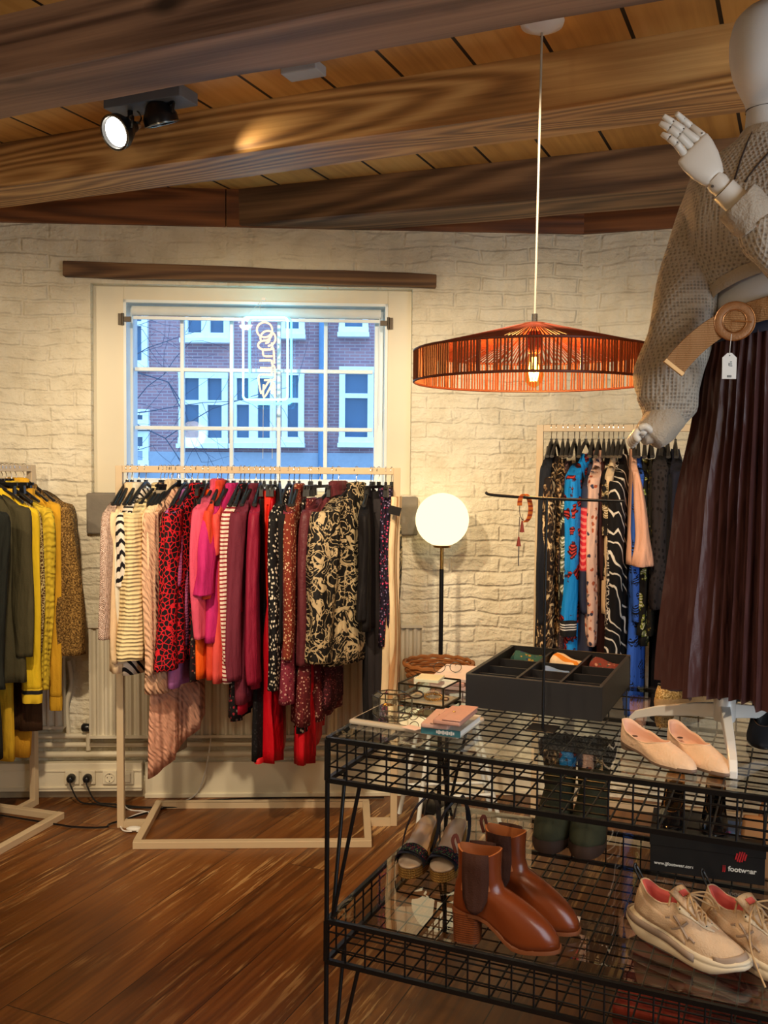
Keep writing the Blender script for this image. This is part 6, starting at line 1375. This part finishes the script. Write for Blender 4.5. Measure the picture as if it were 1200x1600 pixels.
# --- brown chelsea boots
M_COG = mat('cognac_leather', c(112, 50, 20), .26, 0, .18, 14, .08, 60); M_ELAS = fabric('dark_brown_elastic', 'plain', (c(60, 32, 22),), 40, .8, .3, 300); M_STACK = fabric('stacked_leather_heel', 'stripes_h', (c(120, 62, 30), c(84, 42, 22)), 200, .4, .2)
def chelsea(label, heel, toe):
    g = place('chelsea_boot', label, 'boot', heel, toe); L, hh = .245, .072
    s = Shoe(L, .088, FP, [(0, hh), (.25, hh*.93), (.62, .012), (1, .014)])
    B = s.out(); A = s.top(.006, .118, .034, [(0, .135), (1, .128)])
    R2 = s.blend(B, A, 10, 1.5, .8)
    cx = .056
    for z, rx, ry in ((.150, .050, .035), (.175, .049, .036), (.198, .050, .038), (.212, .051, .039)):
        R2.append([Vector((cx+.004+(rx*math.cos(2*PI*i/44)), ry*math.sin(2*PI*i/44), z+.006*math.cos(4*PI*i/44)*(z > .2))) for i in range(44)])
    T = R2[-1]; b = MB(); b.loft(R2, True, False); b.build('upper', M_COG, g, True, angle=180)
    b = MB(); b.loft([T]+inner(T, .12, .92, 3), False, True); b.build('lining', mat('boot_lining', c(170, 96, 48), .6), g, True)
    for sg in (-1, 1):
        rr = []
        for z, hx in ((.078, .006), (.088, .018), (.11, .028), (.15, .031), (.18, .031), (.214, .030)):
            row = []
            for k in range(7):
                u = -1+k/3; x = cx+.002+u*hx
                ry = pw([(.078, .0415), (.128, .0368), (.15, .0365), (.212, .0405)], z)*math.sqrt(max(.2, 1-((x-cx-.004)/.056)**2))
                row.append(Vector((x, sg*(ry+.0012), z)))
            rr.append(row)
        b = MB(); b.loft(rr, closed=False); b.build('elastic_panel', M_ELAS, g, True, angle=180, solid=.002)
    b = MB(); b.loft([s.out(1.03, -.006), s.out(1.045, -.002), s.out(1.03, .003)]); b.build('sole', mat('tan_welt', c(120, 66, 34), .5), g, True, angle=40)
    b = MB(); top = [p+Vector((0, 0, 0)) for p in s.out(1.0)]
    rr = []
    for k_, z in ((1.0, hh-.004), (.93, hh*.5), (.90, .0)):
        rr.append([Vector((.034+.034*k_*math.copysign(abs(math.cos(2*PI*i/28))**.5, math.cos(2*PI*i/28)), .029*k_*math.copysign(abs(math.sin(2*PI*i/28))**.6, math.sin(2*PI*i/28)), z if z > 0 else 0)) for i in range(28)])
    b.loft(rr); b.build('block_heel', M_STACK, g, True, angle=40)
    b = MB()
    b.tube(spline([Vector((.004, 0, .195)), Vector((-.004, 0, .222)), Vector((.004, 0, .236)), Vector((.010, 0, .218))], 4), .0045, 6, flat=.35); b.build('pull_tab', mat('dark_pull_tab', c(90, 40, 30), .7), g)
chelsea('front cognac leather ankle boot with block heel on the lower shelf', PZ(708, 1462, TZ0), PZ(846, 1486, TZ0))
chelsea('rear cognac leather ankle boot with block heel, partly behind its pair', PZ(752, 1424, TZ0), PZ(872, 1455, TZ0))
# --- sneakers
M_SNK = mat('cream_beige_mesh', c(212, 182, 150), .75, 0, .12, 40, .5, 300); M_MID = mat('off_white_foam', c(222, 206, 178), .6, 0, .06, 20); M_PINKL = mat('salmon_lining', c(216, 96, 90), .8); M_LACE = mat('beige_lace', c(196, 160, 116), .8, 0, .1); M_TAUPE = mat('taupe_overlay', c(158, 138, 122), .6)
def sneaker(label, heel, toe, loose):
    g = place('sneaker', label, 'shoe', heel, toe); L = .285
    s = Shoe(L, .100, [(0, .66), (.12, .78), (.4, .76), (.7, 1.0), (.9, .92), (1, .78)], [(0, .052), (.3, .045), (.65, .032), (.88, .028), (1, .038)])
    B = s.out(.97); T = []
    for i in range(s.n):
        a = 2*PI*i/s.n; ca, sa = math.cos(a), math.sin(a); t = .5+.5*ca
        T.append(Vector((lerp(.018, .186, t), pw([(0, .023), (.35, .032), (.6, .021), (.85, .015), (1, .012)], t)*math.copysign(abs(sa)**.7, sa), pw([(0, .126), (.22, .108), (.45, .104), (.62, .112), (1, .086)], t))))
    R2 = s.blend(B, T, 11, 1.5, .84); b = MB(); b.loft(R2, False, False); b.build('upper', M_SNK, g, True, angle=180)
    def up(i, u, off=.0016):                   # a point just off the upper: i = step round the foot (0 toe), u = 0 sole .. 1 topline
        i0 = int(math.floor(i)); f = i-i0; r = u*11; j = min(int(r), 10); h = r-j
        q = lambda jj: R2[jj][i0 % s.n].lerp(R2[jj][(i0+1) % s.n], f)
        p = q(j).lerp(q(j+1), h); e = q(j+1)-q(j); t_ = R2[j][(i0+1) % s.n]-R2[j][i0 % s.n]; n_ = t_.cross(e).normalized()
        if n_.z < 0 and n_.dot(p-Vector((p.x, 0, .05))) < 0: n_ = -n_
        if n_.dot(p-Vector((.13, 0, .03))) < 0: n_ = -n_
        return p+n_*off
    def patch(nm, i0, i1, u0, u1, m_, ni=12, nu=4, off=.0016):
        b = MB(); b.loft([[up(lerp(i0, i1, k/ni), lerp(u0(k/ni) if callable(u0) else u0, u1(k/ni) if callable(u1) else u1, j/nu), off) for j in range(nu+1)] for k in range(ni+1)], closed=False); b.build(nm, m_, g, True, angle=180, solid=.0016)
    b = MB(); b.loft([T]+inner(T, .062, .88, 4), False, True); b.build('lining', M_PINKL, g, True, angle=180)
    b = MB(); b.tube([up(i, 1.0, 0) for i in range(s.n)], .0022, 6, True); b.build('topline_binding', M_SNK, g)
    ground = [(0, .014), (.10, .0), (.75, .0), (1, .022)]
    def gr(k): return [Vector((p.x, p.y, pw(ground, p.x/L))) for p in s.out(k)]
    rr = [gr(.90)]
    for u, k in ((.15, 1.03), (.40, 1.09), (.60, 1.07), (.68, 1.03), (.76, 1.08), (.95, 1.05), (1.02, 1.0)):
        o_ = s.out(k); rr.append([Vector((q.x-(.014 if q.x < .06 else 0)*math.sin(PI*u), q.y, lerp(pw(ground, max(0, min(1, q.x/L))), q.z+.006, u))) for q in o_])
    b = MB(); b.loft(rr); b.build('midsole', M_MID, g, True, angle=180)
    b = MB(); b.loft([gr(.92), [p+Vector((0, 0, .006)) for p in gr(1.0)]]); b.build('outsole', mat('grey_rubber', c(120, 112, 104), .8), g)
    b = MB(); h_ = s.n//2                          # grey foam wedge round the heel
    b.loft([[p+Vector((-.008 if p.x < .05 else 0, 0, dz)) for p in s.out(k)[h_-13:h_+14]] for k, dz in ((1.10, -.014), (1.115, -.006), (1.10, .002))], closed=False); b.build('heel_foam', M_TAUPE, g, True, angle=180, solid=.003)
    b = MB(); rr = []
    for t in range(8):
        u = t/7; x = lerp(.196, .108, u); z = lerp(.080, .140, u**.95); rr.append([Vector((x, y*lerp(.013, .026, u), z-.005*abs(y)**2)) for y in (-1, -.6, 0, .6, 1)])
    b.loft(rr, closed=False); b.build('tongue', M_SNK, g, True, angle=180, solid=.007)
    MB().box((.128, 0, .1335), (.014, .022, .002), Matrix.Rotation(.55, 3, 'Y')).build('tongue_label', M_PINKL, g, False)
    for sg in (-1, 1):
        f = lambda i: i*sg
        patch('eyelet_overlay', f(1.6), f(9.5), .80, 1.0, M_MID)
        patch('side_panel', f(10), f(19), lambda k: .10, lambda k: .50+.35*k, M_SNK, off=.0012)
        b = MB()
        for k in range(4): b.ball(up(f(3+2*k), .90, .002), .0019, 8)
        b.build('eyelets', M_BLKPL, g)
        b = MB()
        for (i0, u0), (i1, u1), w_ in (((11.5, .30), (8.6, .66), .0034), ((9.4, .26), (10.6, .70), .0034), ((8.6, .26), (9.2, .32), .003), ((12.0, .56), (11.4, .62), .003)):
            b.tube([up(f(lerp(i0, i1, k/6)), lerp(u0, u1, k/6), .0012) for k in range(7)], w_, 6, flat=.9)
        b.build('side_mark', M_TAUPE, g)
    patch('toe_guard', -6.5, 6.5, .03, lambda k: .14+.10*math.sin(PI*k), M_TAUPE, 20, 3)
    b = MB()
    for k in range(5):
        i = 2.5+1.7*k; pl, pr = up(i, .94, .002), up(-i, .94, .002); m_ = (pl+pr)/2; top_ = max(m_.z, lerp(.090, .124, k/4))+.006
        j = i+1.5; ql, qr = up(j, .94, .002), up(-j, .94, .002)
        b.tube(spline([pl, Vector((pl.x-.002, pl.y*.4, top_)), Vector((qr.x, qr.y*.4, top_+.004)), qr], 4), .0024, 6); b.tube(spline([pr, Vector((pr.x-.002, pr.y*.4, top_+.002)), Vector((ql.x, ql.y*.4, top_+.005)), ql], 4), .0024, 6)
    x, z = .142, .136
    b.tube(spline([(x, 0, z), (x+.026, .028, z+.004), (x+.046, .046, z-.030), (x+.018, .036, z-.024), (x, .0, z)], 5), .0021, 6); b.tube(spline([(x, 0, z), (x+.022, -.028, z+.006), (x+.05, -.042, z-.028), (x+.018, -.032, z-.018), (x, 0, z)], 5), .0021, 6)
    P = [(x, 0, z), (x+.02, .05, z-.02), (x+.03, .068, z-.07), (x+.06, .085, .012), (x+.10, .08, .004)] if loose else [(x, 0, z), (x+.02, -.048, z-.02), (x+.04, -.066, z-.075), (x+.08, -.072, .004)]
    b.tube(spline(P, 6), .0021, 6); b.build('laces', M_LACE, g)
    b = MB(); b.tube(spline([(.022, -.006, .118), (.000, -.005, .146), (-.002, 0, .156), (.000, .005, .146), (.022, .006, .118)], 4), .0026, 6); b.build('heel_loop', M_BLKPL, g)
sneaker('left cream beige chunky sneaker with salmon lining on the lower shelf', PZ(992, 1452, TZ0), PZ(1122, 1512, TZ0), True)
sneaker('right cream beige chunky sneaker with trailing lace, at the picture edge', PZ(1096, 1462, TZ0), PZ(1232, 1532, TZ0), False)
# --- beige ballet flats
M_FLAT = mat('beige_slub_fabric', c(222, 190, 160), .75, 0, .18, 26, .4, 180); M_FIN = mat('pink_tan_insole', c(222, 176, 150), .6, 0, .06)
def flat(label, heel, toe, m_out, m_in, L=.235, hs=.012, tag_=False, strap=False):
    g = place('ballet_flat', label, 'shoe', heel, toe)
    s = Shoe(L, .078, [(0, .62), (.12, .76), (.4, .72), (.7, 1), (.88, .86), (1, .55)], [(0, hs+.006), (.3, hs+.003), (.6, .008), (1, .010)])
    B = s.out(); T = s.top(.002, .150, .030, [(0, .062), (.3, .044), (.65, .036), (1, .046)])
    b = MB(); b.loft(s.blend(B, T, 9, 1.5, .8), False, False); b.build('upper', m_out, g, True, angle=180)
    b = MB(); b.loft([T]+inner(T, lambda x: pw(s.zb, x/L)+.006, .95, 4), False, True); b.build('insole', m_in, g, True, angle=180)
    b = MB(); b.tube(T, .0014, 6, True); b.build('topline_binding', m_out, g)
    b = MB(); b.loft([s.out(.97, -.006), s.out(1.01, -.002), s.out(.99, .002)]); b.build('sole', mat('brown_grey_sole', c(120, 96, 80), .6), g, True, angle=40)
    b = MB(); b.lathe([(0, 0), (.024, 0), (.027, hs+.004), (0, hs+.004)], 20, (.030, 0, 0), None, 1.0, .9); b.build('heel', mat('flat_heel', c(100, 82, 70), .6), g)
    MB().lathe([(0, 0), (.0065, 0), (.0065, .0008), (0, .0008)], 16, (.040, 0, hs+.0190)).build('insole_dot', mat('dark_brown_dot', c(60, 40, 34), .6), g)
    return g
flat('left beige woven ballet flat at the front edge of the glass table', PZ(974, 1164, TZ1), PZ(1060, 1201, TZ1), M_FLAT, M_FIN)
flat('right beige woven ballet flat beside the white stand leg', PZ(1048, 1166, TZ1), PZ(1130, 1213, TZ1), M_FLAT, M_FIN)
# --- high heels
M_PAT = mat('black_patent', c(14, 14, 18), .12, 0, .05); M_SUED = mat('black_suede', c(22, 22, 28), .85); M_TANIN = mat('tan_leather_insole', c(190, 128, 66), .5, 0, .1)
def pump(label, heel, toe, m_out, hh=.085, L=.215, dz=0.0, block=False):
    g = place('high_heel', label, 'shoe', heel, toe, None, dz)
    s = Shoe(L, .076, [(0, .55), (.12, .66), (.4, .58), (.7, 1), (.88, .9), (1, .6)], [(0, hh), (.2, hh*.95), (.65, .008), (1, .010)])
    B = s.out(); T = s.top(.003, .150, .027, [(0, hh+.048), (.3, hh+.022), (.7, .046), (1, .042)])
    b = MB(); b.loft(s.blend(B, T, 9, 1.5, .8), True, False); b.build('upper', m_out, g, True, angle=180)
    b = MB(); b.loft([T]+inner(T, lambda x: pw(s.zb, x/L)+.007, .95, 4), False, True); b.build('insole', M_TANIN, g, True, angle=180)
    b = MB(); b.loft([s.out(.97, -.005), s.out(1.0, -.002), s.out(.98, .002)]); b.build('sole', M_BLKPL, g, True, angle=40)
    b = MB(); rr = []
    for z, r0, x in ((hh, .025, .027), (hh*.8, .017, .022), (hh*.5, .011, .018), (.0, .009, .018)):
        if block: r0 = max(r0, .02)
        rr.append([Vector((x+r0*math.cos(2*PI*i/16), r0*math.sin(2*PI*i/16), z)) for i in range(16)])
    b.loft(rr); b.build('heel', m_out, g)
# --- shoebox with lettering
f0, f1 = PZ(1014, 1360, TZ0), PZ(1196, 1385, TZ0)
BA = math.atan2((f1-f0).y, (f1-f0).x); BL = (f1-f0).length; f0v = f0
bh_ = 62*f0.y/F
box = thing('shoebox', 'black shoebox printed with white and red lettering on the lower shelf', 'shoebox', (f0.x, f0.y, TZ0), BA)
M_BOX = mat('black_card', c(22, 21, 22), .5, 0, .06)
BD = .20
MB().box((BL/2, BD/2, bh_*.45), (BL-.004, BD-.004, bh_*.90)).build('box_body', M_BOX, box, False, bevel=.001)
MB().box((BL/2, BD/2, bh_*.84), (BL, BD, bh_*.32)).build('lid', M_BOX, box, False, bevel=.001)
def text(name, body, size, m, parent, loc, bold=0.0):
    cu = bpy.data.curves.new(name, 'FONT'); cu.body = body; cu.size = size; cu.extrude = .0002; cu.offset = bold
    tmp = bpy.data.objects.new(name, cu); C.objects.link(tmp); dg = bpy.context.evaluated_depsgraph_get()
    me = bpy.data.meshes.new_from_object(tmp.evaluated_get(dg)); bpy.data.objects.remove(tmp); me.materials.clear(); me.materials.append(m)
    o = bpy.data.objects.new(name, me); C.objects.link(o); o.parent = parent; o.location = loc; o.rotation_euler = (PI/2, 0, 0); return o
M_LOGO = mat('red_print', c(206, 44, 52), .5)
text('web_address', 'www.jjfootwear.com', .0118, M_PAPER, box, (BL*.045, -.0006, bh_*.20), .0003)
text('brand_lettering', 'jj', .020, M_LOGO, box, (BL*.635, -.0006, bh_*.27), .0002)
text('brand_lettering', 'footwear', .0185, M_PAPER, box, (BL*.685, -.0006, bh_*.27), .0005)
b = MB(); lc = Vector((BL*.79, -.0006, bh_*.66)); r0 = bh_*.135
for k in range(5):
    o_ = (-.8+.4*k)*r0; h_ = math.sqrt(max(0, r0*r0-o_*o_)); b.bar(lc+Vector((o_-.25*h_, 0, -h_)), lc+Vector((o_+.25*h_, 0, h_)), r0*.26, .0006, (0, 1, 0))
b.build('round_logo', M_LOGO, box, False)
def bx_at(fx, fy): return Vector((f0.x, f0.y, TZ0+bh_+.0005))+rz(BA) @ Vector((BL*fx, BD*fy, 0))
pump('left black patent high heel on top of the shoebox', bx_at(.22, 1.02), bx_at(.16, .06), M_PAT, .092)
pump('right black patent high heel on top of the shoebox', bx_at(.58, 1.02), bx_at(.55, .06), M_PAT, .092)
sh = MB().box((0, 0, .002), (.10, .10, .004)).build('leaflet', fabric('blue_pink_leaflet', 'floral', (c(130, 160, 214), c(220, 110, 170), c(120, 200, 220)), 26), None, False); sh.location = bx_at(.86, .50); sh.rotation_euler = (0, 0, BA); tag(sh, 'blue and pink printed leaflet on the right side of the shoebox lid', 'leaflet')
pump('black suede high heel with tan insole at the right edge of the glass table', PZ(1204, 1150, TZ1)+Vector((.01, .07, 0)), PZ(1192, 1214, TZ1), M_SUED, .085)
# --- espadrille wedge sandals
M_JUTE = fabric('woven_jute', 'stripes_h', (c(196, 148, 78), c(150, 104, 50)), 150, .9, .8, 110, 'cable'); M_STRAP = mat('black_strap', c(20, 22, 34), .5); M_FSTRAP = fabric('bright_floral_strap', 'floral', (c(24, 28, 48), c(200, 40, 60), c(120, 170, 90)), 190); M_CLEARI = mat('silver_beige_insole', c(206, 180, 158), .35, .1, .08)
def wedge(label, heel, toe):
    L, hh = .235, .085; heel = from_toe(heel, toe, L); g = place('wedge_sandal', label, 'sandal', heel, toe)
    s = Shoe(L, .082, [(0, .62), (.12, .72), (.4, .70), (.72, 1), (.9, .95), (1, .8)], [(0, hh), (.25, hh*.93), (.68, .028), (1, .028)])
    G0 = [Vector((lerp(p.x, L*.5, .02), p.y*.97, .0)) for p in s.out()]
    b = MB(); b.loft([G0, [p.lerp(q, .5)*1 for p, q in zip(G0, s.out(1.02))], s.out(1.0)]); b.build('wedge', M_JUTE, g, True, angle=60)
    b = MB(); b.loft([s.out(.985, .0), s.out(.98, .004), s.out(.93, .005)]); b.build('insole', M_CLEARI, g, True, angle=180)
    def strap(pts, w_, m_, nm, th_=.0022):
        P = spline(pts, 6); rr = []
        for i, p in enumerate(P):
            d = (P[min(i+1, len(P)-1)]-P[max(i-1, 0)]).normalized(); o_ = Vector((0, p.y, p.z-.03)); o_ = (o_-d*o_.dot(d)); o_ = o_.normalized() if o_.length > 1e-5 else Vector((0, 0, 1)); q = d.cross(o_).normalized()*w_/2
            rr.append([p+q+o_*th_/2, p-q+o_*th_/2, p-q-o_*th_/2, p+q-o_*th_/2])
        b = MB(); b.loft(rr); b.build(nm, m_, g, True, angle=60)
    strap([(.165, -.040, .026), (.170, -.034, .052), (.178, 0, .066), (.182, .034, .052), (.182, .040, .026)], .042, M_FSTRAP, 'toe_band')
    strap([(.19, -.042, .028), (.197, -.034, .050), (.203, 0, .060), (.206, .034, .048), (.204, .040, .028)], .014, M_STRAP, 'toe_strap')
    strap([(.135, .038, .040), (.10, .046, .078), (.055, .036, .122), (.012, .012, .140), (.004, -.012, .140)], .010, M_STRAP, 'ankle_strap')
    strap([(.150, -.040, .036), (.10, -.044, .076), (.05, -.034, .118), (.010, -.014, .142)], .010, M_STRAP, 'ankle_strap')
    strap([(.001, .022, hh), (-.005, .016, .115), (-.006, .0, .150), (-.005, -.016, .115), (.001, -.022, hh)], .020, M_STRAP, 'heel_strap')
wedge('left floral strapped wedge sandal with woven jute sole', PZ(690, 1300, TZ0), PZ(634, 1374, TZ0))
wedge('right floral strapped wedge sandal, partly behind the cognac boot', PZ(738, 1300, TZ0), PZ(684, 1380, TZ0))
# --- green winter boots
M_GRN = mat('dark_green_suede', c(60, 60, 40), .85, 0, .2, 12, .3, 90); M_FUR = fabric('dark_fur', 'tweed', (c(40, 38, 36), c(120, 112, 100), c(190, 180, 164)), 130, .95, 1.0, 120); M_RUB = mat('brown_rubber_sole', c(74, 52, 42), .7)
def winter(label, heel, toe):
    g = place('winter_boot', label, 'boot', heel, toe); L = .265
    s = Shoe(L, .105, [(0, .72), (.12, .82), (.4, .78), (.72, 1), (.9, .96), (1, .85)], [(0, .022), (.6, .020), (1, .024)])
    B = s.out(); A = s.top(.004, .135, .044, [(0, .125), (1, .130)]); R2 = s.blend(B, A, 10, 1.5, .8)
    for z, rx, ry in ((.16, .064, .047), (.185, .060, .046), (.20, .062, .048), (.235, .064, .050)): R2.append([Vector((.068+rx*math.cos(2*PI*i/44), ry*math.sin(2*PI*i/44), z)) for i in range(44)])
    b = MB(); b.loft(R2, True, True); b.build('upper', M_GRN, g, True, angle=180)
    b = MB(); b.loft([[Vector((.068+rx*math.cos(2*PI*i/40)*(1+.03*math.sin(i*5.1)), ry*math.sin(2*PI*i/40)*(1+.03*math.sin(i*3.7)), z+.004*math.sin(i*2.3))) for i in range(40)] for z, rx, ry in ((.222, .064, .050), (.23, .074, .060), (.255, .076, .062), (.272, .068, .054), (.272, .05, .04), (.23, .045, .035))], False, True); b.build('fur_trim', M_FUR, g)
    G0 = [Vector((p.x, p.y, .0)) for p in s.out(.98)]
    b = MB(); b.loft([G0, s.out(1.05, -.012), s.out(1.05, .0), [q+Vector((0, 0, .008*smooth01((q.x-.2)/.05))) for q in s.out(1.03, .004)], s.out(.97, .004)]); b.build('sole', M_RUB, g, True, angle=50)
winter('left dark green winter boot with fur trim at the back of the lower shelf', PZ(880, 1283, TZ0), PZ(850, 1337, TZ0))
winter('right dark green winter boot with fur trim, left of the shoebox', PZ(932, 1290, TZ0), PZ(908, 1347, TZ0))
# --- gold flat slide and its dark neighbour at the back of the glass table
def slide(label, heel, toe, m_up):
    g = place('espadrille', label, 'shoe', heel, toe)
    L = .23; s = Shoe(L, .085, FP, [(0, .024), (.5, .020), (1, .022)])
    b = MB(); b.loft([[Vector((p.x, p.y, 0)) for p in s.out(.98)], s.out(1.03, -.010), s.out(1.0, 0)]); b.build('jute_sole', mat('pale_jute', c(190, 156, 110), .9, 0, .2, 90, .5, 200), g, True, angle=50)
    T = s.top(.012, .160, .031, [(0, .060), (.35, .046), (1, .052)]); b = MB(); b.loft(s.blend(s.out(.97), T, 8, 1.5, .8), False, False); b.build('upper', m_up, g, True, angle=180)
    b = MB(); b.loft([T]+inner(T, .030, .94, 3), False, True); b.build('insole', mat('dark_grey_insole', c(74, 74, 84), .6), g, True)
    b = MB(); b.tube(T, .003, 6, True); b.build('topline_binding', M_BLKPL, g)
slide('gold glitter espadrille at the back of the glass table under the skirt', PZ(1026, 1106, TZ1), PZ(1112, 1090, TZ1), fabric('gold_glitter', 'tweed', (c(60, 44, 24), c(200, 160, 90), c(250, 226, 170)), 260, .35))
slide('black espadrille beside the gold one, below the skirt hem', PZ(1090, 1086, TZ1)+Vector((.02, .06, 0)), PZ(1176, 1072, TZ1)+Vector((.02, .06, 0)), M_SUED)
# small white price card on the lower glass
pc = thing('price_card', 'small white price card lying on the lower glass between boots and sneakers', 'card', PZ(895, 1436, TZ0)+Vector((0, 0, .0003)), AX+.1)
MB().box((0, 0, .0006), (.034, .030, .0012)).build('card', M_PAPER, pc, False)
b = MB(); b.box((0, .006, .0014), (.018, .003, .0004)).box((-.004, -.002, .0014), (.007, .005, .0004)).box((.005, -.003, .0014), (.002, .005, .0004)); b.build('print', M_BLKPL, pc, False)
hb_ = PZ(1216, 1372, TZ0)
hg = thing('handbag', 'plain tan leather bag cut off by the right picture edge', 'bag', hb_, BA)
b = MB(); b.loft([[Vector((x*k, y*k2, z)) for x, y in ((-.10, -.03), (.10, -.03), (.10, .03), (-.10, .03))] for z, k, k2 in ((.0, .9, .9), (.012, 1, 1), (.10, .96, .8), (.16, .9, .3))]); b.build('bag_body', mat('tan_leather', c(206, 146, 92), .45, 0, .1), hg, True, bevel=.01)
b = MB(); b.tube(spline([(-.05, 0, .15), (-.04, 0, .20), (0, 0, .22), (.04, 0, .20), (.05, 0, .15)], 5), .004, 8); b.build('handle', mat('tan_handle', c(180, 120, 70), .5), hg)
